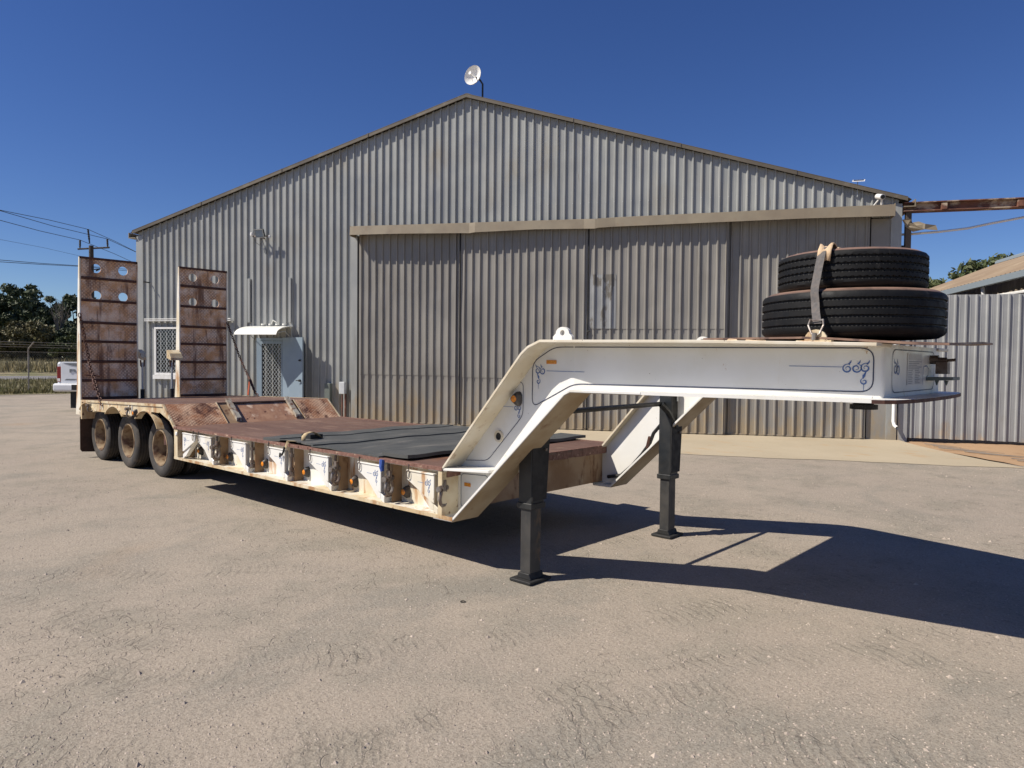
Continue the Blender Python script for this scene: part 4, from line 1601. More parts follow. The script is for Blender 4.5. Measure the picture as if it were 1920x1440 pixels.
# nose plate with rounded corners, skid plate, king pin
no = MB()
ya, yb_ = wy(TFRONT), WD - wy(TFRONT)
outl = []
for a in np.linspace(math.pi * 1.0, math.pi * 1.5, 7)[::-1]:
    pass
rr = .022
path = [(TFRONT, ya)]
path = [(TFRONT - .02, ya - .004)] + [(TFRONT + rr * math.sin(t), ya + rr - rr * math.cos(t)) for t in np.linspace(.2, math.pi / 2, 6)]
path += [(TFRONT + rr, y) for y in np.linspace(ya + .2, yb_ - .2, 5)]
path += [(TFRONT + rr * math.sin(t), yb_ - rr + rr * math.cos(t)) for t in np.linspace(math.pi / 2, .2, 6)] + [(TFRONT - .02, yb_ + .004)]
vs_, fs = [], []
for (x, y) in path:
    vs_ += [(x, y, 1.478), (x, y, 1.785)]
for i in range(len(path) - 1):
    fs.append((2 * i, 2 * i + 2, 2 * i + 3, 2 * i + 1))
no.add(vs_, fs)
nose = no.build('nose_plate', M['paint'], TR, smooth=True)
NX = TFRONT + rr + .0025
Yn = lambda a, b_: (NX, a, b_)
ps = MB()
ps.ribbon(dense(rounded([(ya + .17, 1.505), (yb_ - .17, 1.505), (yb_ - .17, 1.757), (ya + .17, 1.757)], .07)), .0032, Yn)
ps.build('pinstripe', M['navy_line'], nose)
ps = MB()
scroll(ps, Yn, ya + .24, 1.645, .17, -1, False, 2)
ps.ribbon([(1.46, 1.54), (1.46, 1.62), (1.47, 1.66)], .003, Yn)
ps.ribbon([(1.50, 1.66), (1.56, 1.665), (1.62, 1.64), (1.60, 1.60), (1.55, 1.585)], .003, Yn)
ps.build('painted_scroll', M['blue_line'], nose)
pl = MB()
pl.box(NX - .002, NX + .002, 1.06, 1.42, 1.545, 1.742)
plo = pl.build('placard', M['placard'], nose)
pl = MB()
pl.box(NX + .002, NX + .0035, 1.09, 1.39, 1.70, 1.735)
pl.build('placard_heading', M['placard_head'], plo)
pl = MB()
for i in range(13):
    z_ = 1.690 - i * .0112
    if i < 5:
        segs = [(1.08, 1.40 - .06 * (i % 3))]
    else:
        segs = [(1.08, 1.16 + .02 * (i % 2)), (1.24, 1.36 - .03 * (i % 2))]
    for (a, b_) in segs:
        pl.box(NX + .002, NX + .003, a, b_, z_ - .0035, z_ + .0015)
pl.build('placard_print', M['print'], plo)

sk = MB()
half = [(4.302, wy(4.302) - .2), (4.8, wy(4.8) - .2), (5.60, .360), (5.66, .380), (5.705, .43), (5.735, .54), (5.755, .70), (5.766, .90), (5.77, 1.08), (5.771, 1.25)]
poly = half + [(x, WD - y) for x, y in half[::-1][1:]]
sk.prism(poly, 'z', 1.458, 1.478)
fixn(sk.build('skid_plate', M['paint'], TR))
sk = MB()
ed_ = half[2:] + [(x, WD - y) for x, y in half[::-1][1:-2]]
vs_, fs = [], []
for (x, y) in ed_:
    dx, dy = x - 5.1, y - 1.25
    L_ = math.hypot(dx, dy)
    vs_ += [(x + dx / L_ * .003, y + dy / L_ * .003, 1.4555), (x + dx / L_ * .003, y + dy / L_ * .003, 1.4765), (x - dx / L_ * .01, y - dy / L_ * .01, 1.4765), (x - dx / L_ * .01, y - dy / L_ * .01, 1.4555)]
for i in range(len(ed_) - 1):
    for k in range(4):
        fs.append((4 * i + k, 4 * i + (k + 1) % 4, 4 * i + 4 + (k + 1) % 4, 4 * i + 4 + k))
sk.add(vs_, fs)
fixn(sk.build('skid_edge', M['dark_rust'], TR))
q = MB()
q.lathe([(.001, 0), (.06, 0), (.06, -.055), (.085, -.055), (.085, -.085), (.001, -.085)], (5.31, 1.25, 1.458), 'z', 20, False)
q.build('king_pin', M['black_matt'], TR, smooth=True)
# bent cover plate on top of the nose
cp = MB()
xs_ = np.linspace(4.55, 5.94, 14)
ys_ = np.linspace(.46, 1.78, 9)


def cpz(x, y):
    z = 1.829
    if x > 5.25:
        droop = .055 * ((x - 5.25) / .73) * (1 - min(max((y - .46) / 1.0, 0), 1) * .62)
        z -= droop
    if x > 5.85:
        z += .008
    return z


cp.grid(xs_, ys_, lambda x, y: (x, y, cpz(x, y)))
cp.grid(xs_, ys_, lambda x, y: (x, y, cpz(x, y) - .012))
n1 = len(xs_)
for edge in ([(x, ys_[0]) for x in xs_], [(x, ys_[-1]) for x in xs_], [(xs_[0], y) for y in ys_], [(xs_[-1], y) for y in ys_]):
    cp.add([(x, y, cpz(x, y)) for x, y in edge] + [(x, y, cpz(x, y) - .012) for x, y in edge], [(i, i + 1, len(edge) + i + 1, len(edge) + i) for i in range(len(edge) - 1)])
fixn(cp.build('cover_plate', M['cover'], TR))
q = MB()
q.add([(3.56, .26, 1.784), (3.56, 2.24, 1.784), (5.58, 1.90, 1.754), (5.58, .60, 1.754), (3.56, .26, 1.7955), (3.56, 2.24, 1.7955), (5.58, 1.90, 1.7655), (5.58, .60, 1.7655)], [(0, 1, 2, 3), (4, 7, 6, 5), (0, 4, 5, 1), (1, 5, 6, 2), (2, 6, 7, 3), (3, 7, 4, 0)])
q.build('gooseneck_deck', M['deck'], TR)
for x in (3.75, 4.5, 5.2):
    q = MB()
    q.box(x, x + .08, wy(x) + .25, WD - wy(x) - .25, 1.47, 1.78)
    q.build('gooseneck_cross_member', M['cream'], TR)
# air couplings and plug bracket on the nose
q = MB()
q.tube([(TFRONT + rr, 1.66, 1.705), (TFRONT + rr + .05, 1.66, 1.705)], .030, 10)
q.tube([(TFRONT + rr + .04, 1.66, 1.70), (TFRONT + rr + .10, 1.66, 1.70)], [.022, .020], 10)
q.tube([(TFRONT + rr + .09, 1.66, 1.70), (TFRONT + rr + .15, 1.66, 1.705)], .010, 8)
q.box(TFRONT + rr + .04, TFRONT + rr + .11, 1.62, 1.70, 1.61, 1.69)
q.build('air_coupling', M['steel'], TR)
q = MB()
q.hexa([(TFRONT + rr, 1.55, 1.565), (TFRONT + rr + .15, 1.58, 1.570), (TFRONT + rr + .15, 1.80, 1.570), (TFRONT + rr, 1.80, 1.565),
        (TFRONT + rr, 1.55, 1.588), (TFRONT + rr + .15, 1.58, 1.590), (TFRONT + rr + .15, 1.80, 1.590), (TFRONT + rr, 1.80, 1.588)])
for xx in (.055, .11):
    q.tube([(TFRONT + rr + xx, 1.6, 1.567), (TFRONT + rr + xx, 1.6, 1.535)], [.014, .003], 6)
q.build('plug_bracket', M['green_box'], TR)

# ---- landing legs
for near in (True, False):
    yc = .27 if near else 2.242
    XL = (3.25 if near else 3.29) - 3.28
    o = MB()
    o.box(3.215 + XL, 3.345 + XL, yc - .068, yc + .078, .56, 1.455)
    lg = o.build('landing_leg', M['black'], TR, bevel=.006, segs=2)
    o = MB()
    o.box(3.232 + XL, 3.332 + XL, yc - .060, yc + .060, .06, .58)
    o.build('inner_tube', M['leg_inner'], lg, bevel=.005, segs=2)
    o = MB()
    o.box(3.206 + XL, 3.354 + XL, yc - .078, yc + .088, .555, .60)
    o.build('collar', M['black'], lg, bevel=.004)
    o = MB()
    o.box(3.18 + XL, 3.39 + XL, yc - .125, yc + .125, .004, .026)
    o.prism([(3.215 + XL, .026), (3.355 + XL, .026), (3.335 + XL, .07), (3.23 + XL, .07)], 'y', yc - .08, yc + .08)
    fixn(o.build('foot_pad', M['black_matt'], lg, bevel=.004))
    o = MB()
    yf = yc + (.085 if not near else -.085)
    # mounting flange with bolts on the inner edge
    o.hexa([(3.345 + XL, yc - .066, .62), (3.352 + XL, yc - .066, .62), (3.352 + XL, yc + .10, .62), (3.345 + XL, yc + .10, .62),
            (3.345 + XL, yc - .066, 1.46), (3.352 + XL, yc - .066, 1.46), (3.352 + XL, yc + .16, 1.46), (3.345 + XL, yc + .16, 1.46)])
    o.build('mounting_plate', M['black_matt'], lg)
    for i in range(5):
        b_ = MB()
        b_.cyl((3.36 + XL, yc + .12 - .012 * i, 1.40 - .10 * i), (3.374 + XL, yc + .12 - .012 * i, 1.40 - .10 * i), .012, 6)
        b_.build('bolt', M['shackle'], lg)
    b_ = MB()
    b_.box(3.362 + XL, 3.366 + XL, yc + .0, yc + .03, 1.30, 1.42)
    b_.build('leg_tag', M['meter'], lg)
q = MB()
q.cyl((3.27, .30, 1.27), (3.27, WD - .30, 1.275), .022, 12)
q.tube([(3.29, 2.10, 1.27), (3.33, 2.16, 1.20), (3.375, 2.25, 1.05)], [.03, .028, .02], 8)
q.build('cross_shaft', M['black'], TR)
q = MB()
q.tube([(2.6, 2.24, .49), (2.75, 2.25, .52), (2.88, 2.25, .63), (3.0, 2.24, .76), (3.09, 2.24, .88), (3.14, 2.22, .98), (3.3, 2.2, 1.15)], .018, 8)
q.build('air_hose', M['black_matt'], TR, smooth=True)
q = MB()
q.tube([(3.06, 2.24, .83), (3.10, 2.22, .94)], .02, 6)
q.build('hose_wrap', M['dark_rust'], TR)
q = MB()
q.tube([(3.10, .30, .83), (3.13, .34, .90), (3.17, .30, .92), (3.2, .33, .87)], .012, 6)
q.build('leg_cable', M['dark_rust'], TR)
q = MB()
q.box(3.115, 3.165, .27, .34, .80, .87)
q.build('leg_rag', M['white_tag'], TR, bevel=.01)

# ---- rear platform over the axles
XA, XC = -6.10, -2.89
AX = [-5.874, -4.690, -3.504]
RW = .412
d = MB()
d.hexa([(XA, .0, zr(XA) - .02), (XC, .0, zr(XC) - .02), (XC, WD, zr(XC) - .02), (XA, WD, zr(XA) - .02), (XA, .0, zr(XA)), (XC, .0, zr(XC)), (XC, WD, zr(XC)), (XA, WD, zr(XA))])
d.build('rear_deck', M['deck'], TR)
for near in (True, False):
    # side panel with three wheel arches
    s_ = MB()
    AR = .53

    def under(x):
        z = .825 + .012 * (x + 5)
        for a in AX:
            dx = abs(x - a)
            if dx < AR:
                z = max(z, RW + math.sqrt(AR * AR - dx * dx))
        if x > AX[2] + .46:
            t = (x - (AX[2] + .46)) / (XR + .10 - (AX[2] + .46))
            z = lerp(.945, .76, t) if t < 1 else lerp(.76, .375, min((x - XR - .10) / -.0001 if False else (x - (XR - .0) + .10) / .06, 1))
        elif x > AX[2] + .2:
            z = max(z, .93)
        return z

    def over(x):
        if x <= XC:
            return zr(x) - .024
        return lerp(zr(XC) - .024, zd(XR) - .01, (x - XC) / (XR - XC))
    xs_ = sorted(set([round(v, 4) for v in np.linspace(XA, XR, 110)] + [XC]))
    vs_, fs = [], []
    for x in xs_:
        u_, o_ = under(x), over(x)
        u_ = min(u_, o_ - .004)
        vs_ += [(x, .012, u_), (x, .012, o_), (x, .03, o_), (x, .03, u_)]
    for i in range(len(xs_) - 1):
        for k in range(4):
            fs.append((4 * i + k, 4 * i + (k + 1) % 4, 4 * i + 4 + (k + 1) % 4, 4 * i + 4 + k))
    fs += [(0, 3, 2, 1), tuple(4 * (len(xs_) - 1) + k for k in range(4))]
    s_.add(vs_, fs)
    mir(s_, near)
    sp = fixn(s_.build('arch_panel', M['cream'], TR))
    for a in AX:
        l_ = MB()
        a0, a1 = math.pi * .5 + .72, math.pi * .5 - .72
        if a == AX[2]:
            a1 = .62
        arc = [(a + AR * math.cos(t), RW + AR * math.sin(t)) for t in np.linspace(a0, a1, 22)]
        l_.strip(arc, lambda x: -.004, lambda x, a=a: .09 if a == AX[2] else .24, -.012)
        mir(l_, near)
        fixn(l_.build('wheel_guard', M['cream'], sp, smooth=True))
    q = MB()
    q.hexa([(XA, -.004, zr(XA) - .03), (XC, -.004, zr(XC) - .03), (XC, .02, zr(XC) - .03), (XA, .02, zr(XA) - .03), (XA, -.004, zr(XA) + .003), (XC, -.004, zr(XC) + .003), (XC, .02, zr(XC) + .003), (XA, .02, zr(XA) + .003)])
    q.hexa([(XC, -.004, zr(XC) - .035), (XR, -.004, zd(XR) - .035), (XR, .02, zd(XR) - .035), (XC, .02, zr(XC) - .035), (XC, -.004, zr(XC) + .003), (XR, -.004, zd(XR) + .003), (XR, .02, zd(XR) + .003), (XC, .02, zr(XC) + .003)])
    mir(q, near)
    fixn(q.build('platform_edge', M['cream'], TR))
    for x in (-5.26, -5.16, -4.10, -3.98):
        q = MB()
        q.box(x, x + .02, .004, .012, .86, zr(x) - .03)
        mir(q, near)
        q.build('stiffener', M['paint'], TR)
    y_ = -.005 if near else WD + .005
    shackle(-4.02, y_, .935, TR, sc=.8, rot=R(10))
    shackle(-5.68, y_, .91, TR, sc=.7, rot=R(10))
    lamp(-3.82, .012, .885, near, TR)
    # mud flap
    q = MB()
    pl_ = [(.05, .68), (.05, .14), (.075, .10), (.26, .085), (.32, .10), (.62, .10), (.62, .68)]
    q.prism(pl_, 'x', -6.36, -6.345)
    mir(q, near)
    fixn(q.build('mud_flap', M['flap'], TR))

# sloped transition with checker plate cheeks, guide rails and centre plate


def sl(y0, y1, dz, mat, name, xa=XC, xb=XR, t=.012):
    o = MB()
    za, zb_ = zr(XC), zd(XR)
    f = lambda x: lerp(za, zb_, (x - XC) / (XR - XC)) + dz
    o.hexa([(xa, y0, f(xa) - t), (xb, y0, f(xb) - t), (xb, y1, f(xb) - t), (xa, y1, f(xa) - t), (xa, y0, f(xa)), (xb, y0, f(xb)), (xb, y1, f(xb)), (xa, y1, f(xa))])
    return o.build(name, mat, TR)


sl(.02, .71, 0, M['tread_slope'], 'slope_plate')
sl(.71, .96, -.02, M['tan_rust'], 'slope_plate')
sl(.96, 1.80, -.03, M['slope_mid'], 'slope_plate')
sl(1.80, 1.90, -.02, M['tan_rust'], 'slope_plate')
sl(1.90, 2.48, 0, M['tread_slope'], 'slope_plate')
for y0 in (.86, 1.77):
    sl(y0, y0 + .07, .03, M['tan_rust' if False else 'rail'], 'guide_rail', XC - .03, XR - .05, .05)
for y0 in (.705, 1.895):
    sl(y0, y0 + .012, .008, M['cream'], 'weld_bead', t=.01)
q = MB()
q.box(XC - .6, XR + .0, .25, 2.25, .45, zd(XR) - .06)
q.build('axle_bulkhead', M['dark_rust'], TR)

# wheels: dual tyres, deep dished outer rims


def tyre_prof(ro, ri, w, grooves=4):
    h = w / 2
    p = [(ri, -h * .72), (ri + .02, -h * .86), (ri + (ro - ri) * .45, -h * 1.0), (ro - .045, -h * .97), (ro - .012, -h * .84), (ro, -h * .72)]
    gw = .006
    for k in range(grooves):
        c = lerp(-h * .52, h * .52, k / (grooves - 1))
        p += [(ro, c - gw * 1.5), (ro - .012, c - gw), (ro - .012, c + gw), (ro, c + gw * 1.5)]
    p += [(ro, h * .72), (ro - .012, h * .84), (ro - .045, h * .97), (ri + (ro - ri) * .45, h), (ri + .02, h * .86), (ri, h * .72)]
    return p


def wheel(x, yo, sgn, parent):
    """yo: y of the outer tyre centre; sgn +1 when the trailer centre lies at larger y"""
    t = MB()
    t.lathe(tyre_prof(RW, .245, .225), (x, yo, RW), 'y', 56)
    o = t.build('wheel', M['tyre'], parent, smooth=True)
    r_ = MB()
    h = -sgn
    pr_ = [(.245, h * .085), (.258, h * .092), (.258, h * .10), (.238, h * .10), (.222, h * .06), (.212, -h * .02), (.205, -h * .11), (.19, -h * .135), (.12, -h * .14), (.115, -h * .12), (.105, -h * .04), (.08, -h * .03), (.001, -h * .03)]
    r_.lathe(pr_, (x, yo, RW), 'y', 40, False)
    fixn(r_.build('rim', M['rim'], o, smooth=True))
    st = MB()
    for k in range(8):
        a = 2 * math.pi * k / 8
        st.cyl((x + .15 * math.cos(a), yo - h * .136, RW + .15 * math.sin(a)), (x + .15 * math.cos(a), yo - h * .10, RW + .15 * math.sin(a)), .014, 6)
    st.build('wheel_nut', M['steel'], o)
    i_ = MB()
    i_.lathe(tyre_prof(RW, .245, .225), (x, yo + sgn * .27, RW), 'y', 40)
    i_.build('inner_tyre', M['tyre'], o, smooth=True)
    return o


for a in AX:
    wheel(a, .30, 1, TR)
    wheel(a, WD - .30, -1, TR)
    q = MB()
    q.cyl((a, .35, RW), (a, WD - .35, RW), .06, 12)
    q.build('axle', M['dark_rust'], TR)
q = MB()
for yy in (.75, 1.65):
    q.box(-6.0, -2.9, yy, yy + .1, .62, .90)
q.build('subframe', M['dark_rust'], TR)

# raised loading ramps
XRP = -6.2
ZT = 3.280


def plate_with_holes(y0, y1, z0, z1, holes, r_, x0, x1):
    """front and back faces as a grid of cells, each hole cell fanned around a 16-gon"""
    mb = MB()
    cs = .24
    ys = [y0]
    zs = [z0]
    for (hy, hz) in holes:
        ys += [hy - cs / 2, hy + cs / 2]
        zs += [hz - cs / 2, hz + cs / 2]
    ys = sorted(set(round(v, 4) for v in ys + [y1]))
    zs = sorted(set(round(v, 4) for v in zs + [z1]))
    for i in range(len(ys) - 1):
        for j in range(len(zs) - 1):
            a, b_, c_, d_ = ys[i], ys[i + 1], zs[j], zs[j + 1]
            hh = [h for h in holes if a < h[0] < b_ and c_ < h[1] < d_]
            if not hh:
                for x in (x0, x1):
                    mb.add([(x, a, c_), (x, b_, c_), (x, b_, d_), (x, a, d_)], [(0, 1, 2, 3)])
                continue
            hy, hz = hh[0]
            n_ = 24
            ring, outer = [], []
            for k in range(n_):
                t = 2 * math.pi * k / n_
                cy, cz = math.cos(t), math.sin(t)
                ring.append((hy + r_ * cy, hz + r_ * cz))
                m_ = max(abs(cy) / (cs / 2), abs(cz) / (cs / 2))
                outer.append((hy + cy / m_, hz + cz / m_))
            for x in (x0, x1):
                mb.add([(x, *p) for p in ring] + [(x, *p) for p in outer], [(k, (k + 1) % n_, n_ + (k + 1) % n_, n_ + k) for k in range(n_)])
            mb.add([(x0, *p) for p in ring] + [(x1, *p) for p in ring], [(k, (k + 1) % n_, n_ + (k + 1) % n_, n_ + k) for k in range(n_)])
    for (a, c_, b_, d_) in ((y0, z0, y1, z0), (y1, z0, y1, z1), (y1, z1, y0, z1), (y0, z1, y0, z0)):
        mb.add([(x0, a, c_), (x1, a, c_), (x1, b_, d_), (x0, b_, d_)], [(0, 1, 2, 3)])
    return mb


for y0 in (.012, 1.592):
    y1 = y0 + .89
    hs = [(y0 + .25, 3.115), (y0 + .66, 3.115), (y0 + .25, 2.676), (y0 + .66, 2.676)]
    pl_ = plate_with_holes(y0 + .01, y1 - .01, .80, ZT - .01, hs, .074, XRP - .014, XRP)
    ramp = fixn(pl_.build('loading_ramp', M['tread_ramp'], TR))
    for zc in (2.951, 2.589, 2.226, 1.916, 1.588, 1.277, .985):
        c_ = MB()
        c_.prism([(XRP, zc - .022), (XRP + .022, zc - .016), (XRP + .022, zc + .016), (XRP, zc + .022)], 'y', y0 + .03, y1 - .03)
        fixn(c_.build('cleat', M['dark_rust'], ramp))
    c_ = MB()
    c_.box(XRP - .03, XRP + .012, y0 + .005, y1 - .005, ZT - .025, ZT + .012)
    c_.build('top_bar', M['dark_rust'], ramp)
    for yy, nm in ((y0, -1), (y1 - .02, 1), (y0 + .43, 0)):
        b_ = MB()
        # tapered side rails: deep at mid height, slim at the tip
        b_.prism([(XRP + (.012 if nm else -.015), .72), (XRP + (.012 if nm else -.015), ZT), (XRP - .03, ZT), (XRP - .07, 2.85), (XRP - .13, 1.9), (XRP - .16, 1.2), (XRP - .22, .72)], 'y', yy, yy + .02)
        fixn(b_.build('side_rail', M['paint_beam'] if nm else M['cream'], ramp))
    for zc in (2.9, 2.2, 1.5):
        b_ = MB()
        b_.box(XRP - .08, XRP - .02, y0 + .02, y1 - .02, zc, zc + .04)
        b_.build('cross_bar', M['cream'], ramp)
    # lifting arm and hydraulic ram on the inner side
    s_ = 1 if y0 < 1 else -1
    yi = y1 if s_ > 0 else y0
    yr_ = .935 if s_ > 0 else 1.425
    b_ = MB()
    b_.prism([(XRP - .02, 1.80), (XRP + .10, 1.74), (XRP + .16, 1.66), (XRP + .16, 1.62), (XRP - .02, 1.66)], 'y', min(yi, yr_ + .04 * s_), max(yi, yr_ + .04 * s_))
    fixn(b_.build('lift_arm', M['cream'], ramp))
    hr_ = MB()
    hr_.cyl((XRP + .10, yr_, .80), (XRP + .10, yr_, 1.12), .034, 14)
    ram = hr_.build('hydraulic_ram', M['black_matt'], TR)
    rd_ = MB()
    rd_.cyl((XRP + .10, yr_, 1.12), (XRP + .10, yr_, 1.58), .018, 12)
    rd_.build('ram_rod', M['frame'], ram)
    rd_ = MB()
    rd_.tube([(XRP + .10, yr_ - .03, 1.62), (XRP + .10, yr_ - .025, 1.52), (XRP + .10, yr_, 1.49), (XRP + .10, yr_ + .025, 1.52), (XRP + .10, yr_ + .03, 1.62)], .013, 8)
    rd_.build('clevis', M['dark_rust'], ram)
    hb = MB()
    for yy in (y0 + .05, y1 - .13):
        hb.box(XRP - .12, XRP + .10, yy, yy + .08, .70, .80)
    hb.cyl((XRP - .02, y0, .75), (XRP - .02, y1, .75), .03, 10)
    hb.build('ramp_hinge', M['cream'], ramp)
q = MB()
q.box(XRP + .06, XA + .02, .0, WD, .66, zr(XA) - .002)
q.build('rear_bumper_beam', M['cream'], TR)


def chain(path, parent, link=.075, r_=.008, name='chain', mat=None):
    pts = [Vector(p) for p in path]
    L = sum((pts[i + 1] - pts[i]).length for i in range(len(pts) - 1))
    n_ = int(L / (link * .72))
    mb = MB()

    def at(s):
        for i in range(len(pts) - 1):
            l_ = (pts[i + 1] - pts[i]).length
            if s <= l_ or i == len(pts) - 2:
                return pts[i].lerp(pts[i + 1], min(max(s / l_, 0), 1)), (pts[i + 1] - pts[i]).normalized()
            s -= l_
    for k in range(n_):
        p, d_ = at((k + .5) * L / n_)
        e_ = d_.orthogonal().normalized()
        if k % 2:
            e_ = d_.cross(e_)
        lp = []
        for a in np.linspace(0, 2 * math.pi, 11)[:-1]:
            lp.append(p + d_ * (link / 2 * math.cos(a)) + e_ * (link * .30 * math.sin(a)))
        mb.tube(lp, r_, 5, closed=True)
    return mb.build(name, mat or M['dark_rust'], parent, smooth=True)


chain([(-6.16, .0, 2.36), (-6.13, .06, 2.0), (-6.05, .10, 1.60), (-5.75, .06, 1.36), (-5.45, .02, 1.16), (-5.15, .0, .93)], TR)
q = MB()
q.tube([(-5.78, .07, 1.40), (-5.70, .06, 1.26), (-5.66, .05, 1.14)], [.018, .026, .016], 8)
q.tube([(-5.80, -.02, 1.38), (-5.74, .16, 1.36)], .012, 6)
q.build('chain_binder', M['dark_rust'], TR)
chain([(-6.18, 2.47, 2.34), (-5.65, 2.46, 1.66), (-5.10, 2.45, 1.08), (-4.96, 2.45, .99)], TR, link=.06, r_=.007)
q = MB()
q.tube([(-5.42, 2.46, 1.42), (-5.25, 2.45, 1.26), (-5.08, 2.45, 1.04)], [.016, .024, .014], 8)
q.build('chain_binder', M['dark_rust'], TR)
q = MB()
q.add([(-5.30, 2.44, 1.26), (-5.26, 2.44, 1.26), (-5.31, 2.44, 1.0), (-5.36, 2.44, 1.02)], [(0, 1, 2, 3)])
q.add([(-5.30, 2.446, 1.26), (-5.26, 2.446, 1.26), (-5.31, 2.446, 1.0), (-5.36, 2.446, 1.02)], [(3, 2, 1, 0)])
q.build('ribbon', M['red_cloth'], TR)

# ------------------------------------------------------------------ loads: spare tyres, strap, mats
TC = (5.23, 1.20)


def spare(cx, cy, z0, ro, ri, w, label, gr=4, zig=.0008):
    root = tag(empty('spare_tyre', (cx, cy, z0)), label, 'tyre', 'spare tyres stacked on the gooseneck')
    pf = tyre_prof(ro, ri, w, gr)
    t = MB()
    tp = pf[4:-4]
    nn = 288
    t.lathe(tp, (cx, cy, z0 + w / 2), 'z', nn, False)
    P_ = len(tp)
    for i in range(nn):                     # wavy groove walls and a little wear
        zg = zig * (1 if (i // 2) % 2 else -1)
        for k in range(P_):
            x_, y_, z_ = t.v[i * P_ + k]
            wear = 1 - .0016 * (math.sin(i * .21 + k) + math.sin(i * .057 + 2)) / ro * .5
            t.v[i * P_ + k] = (cx + (x_ - cx) * wear, cy + (y_ - cy) * wear, z_ + (zg if 2 <= k < P_ - 2 else 0))
    t.build('tread', M['spare_tread'], root, smooth=True)
    for part in (pf[:5], pf[-5:]):
        t = MB()
        t.lathe(part, (cx, cy, z0 + w / 2), 'z', 96, False)
        fixn(t.build('sidewall', M['spare'], root, smooth=True))
    nb = MB()     # fine sipes across the ribs
    h = w / 2
    n_ = 150
    for k in range(n_):
        a = 2 * math.pi * k / n_
        for gi in range(gr):
            zc = lerp(-h * .52, h * .52, gi / (gr - 1))
            for sg in (-1, 1):
                z_ = z0 + h + zc + sg * .0105
                c_, s2 = math.cos(a + .004 * gi), math.sin(a + .004 * gi)
                b_ = .0045
                p = [(cx + (ro + .0004) * c_ - b_ * s2, cy + (ro + .0004) * s2 + b_ * c_), (cx + (ro + .0004) * c_ + b_ * s2, cy + (ro + .0004) * s2 - b_ * c_)]
                nb.add([(p[0][0], p[0][1], z_), (p[1][0], p[1][1], z_), (cx + (ro - .006) * c_ + b_ * s2, cy + (ro - .006) * s2 - b_ * c_, z_ + sg * -.006), (cx + (ro - .006) * c_ - b_ * s2, cy + (ro - .006) * s2 + b_ * c_, z_ + sg * -.006)], [(0, 1, 2, 3)])
    tag(nb.build('tread_sipes', M['black_matt'], root), kind='stuff')
    rm = MB()
    rm.lathe([(ri, .02), (ri + .015, .02), (ri + .015, .05), (ri - .01, .06), (ri - .03, w * .5), (ri - .12, w * .5), (ri - .14, w * .6), (.001, w * .6)], (cx, cy, z0), 'z', 48, False)
    fixn(rm.build('rim', M['rim'], root, smooth=True))
    return root


spare(5.228, 1.195, 1.832, .551, .290, .300, 'lower and wider of the two black spare tyres stacked on the gooseneck')
spare(5.225, 1.19, 2.134, .449, .225, .250, 'upper and smaller of the two black spare tyres stacked on the gooseneck', 4, .003)

stp = tag(empty('tie_down_strap', (5.19, .5, 1.80)), 'grey webbing strap holding down the stacked spare tyres', 'strap')
path = [(5.262, .485, 1.905), (5.215, .590, 1.98), (5.20, .622, 2.04), (5.19, .632, 2.10), (5.188, .645, 2.14), (5.192, .69, 2.26), (5.196, .726, 2.36), (5.20, .77, 2.392), (5.20, 1.2, 2.396), (5.21, 1.62, 2.392), (5.22, 1.66, 2.30), (5.22, 1.76, 2.1), (5.22, 1.92, 1.90)]
bd = MB()
vs_, fs = [], []
for i, p in enumerate(path):
    dirx = Vector((.97, -.22, 0)).normalized() * .027 if i < 8 else Vector((1, 0, 0)) * .027
    p = Vector(p)
    nrm = Vector((0, -.003, 0)) if i < 8 else Vector((0, 0, .003))
    vs_ += [p - dirx, p + dirx, p + dirx + nrm, p - dirx + nrm]
for i in range(len(path) - 1):
    for k in range(4):
        fs.append((4 * i + k, 4 * i + (k + 1) % 4, 4 * i + 4 + (k + 1) % 4, 4 * i + 4 + k))
fs += [(0, 3, 2, 1), tuple(4 * (len(path) - 1) + k for k in range(4))]
bd.add(vs_, fs)
fixn(bd.build('webbing', M['web_strap'], stp))
hk = MB()
hk.tube([(5.225, .475, 1.93), (5.215, .47, 1.895), (5.24, .455, 1.845), (5.262, .45, 1.828), (5.285, .455, 1.845), (5.30, .475, 1.895), (5.295, .48, 1.93)], .006, 6)
hk.tube([(5.22, .485, 1.925), (5.30, .48, 1.925)], .006, 6)
hk.tube([(5.255, .448, 1.80), (5.26, .446, 1.85)], .014, 8)
hk.build('wire_hook', M['shackle'], stp)
cv = MB()
us_ = np.linspace(0, 1, 15)
vv = np.linspace(0, 1, 8)


def canv(u, v):
    y = lerp(.715, 1.20, u)
    x = 5.195 + lerp(-.040, .040, v) + .01 * math.sin(u * 9)
    z = 2.402 + .012 * math.sin(u * 17 + v * 5) * (u > .1) + .006 * math.sin(v * 9 + u * 4)
    if u < .14:
        z = lerp(2.30, 2.402, (u / .14) ** .6) + .004 * math.sin(v * 11)
        y = .722 + .02 * (u / .14) ** 2
    return (x + (.012 if u < .14 else 0), y, z)


cv.grid(us_, vv, canv)
co = cv.build('canvas_pad', M['canvas'], stp, smooth=60)
sm = co.modifiers.new('solid', 'SOLIDIFY')
sm.thickness = .006
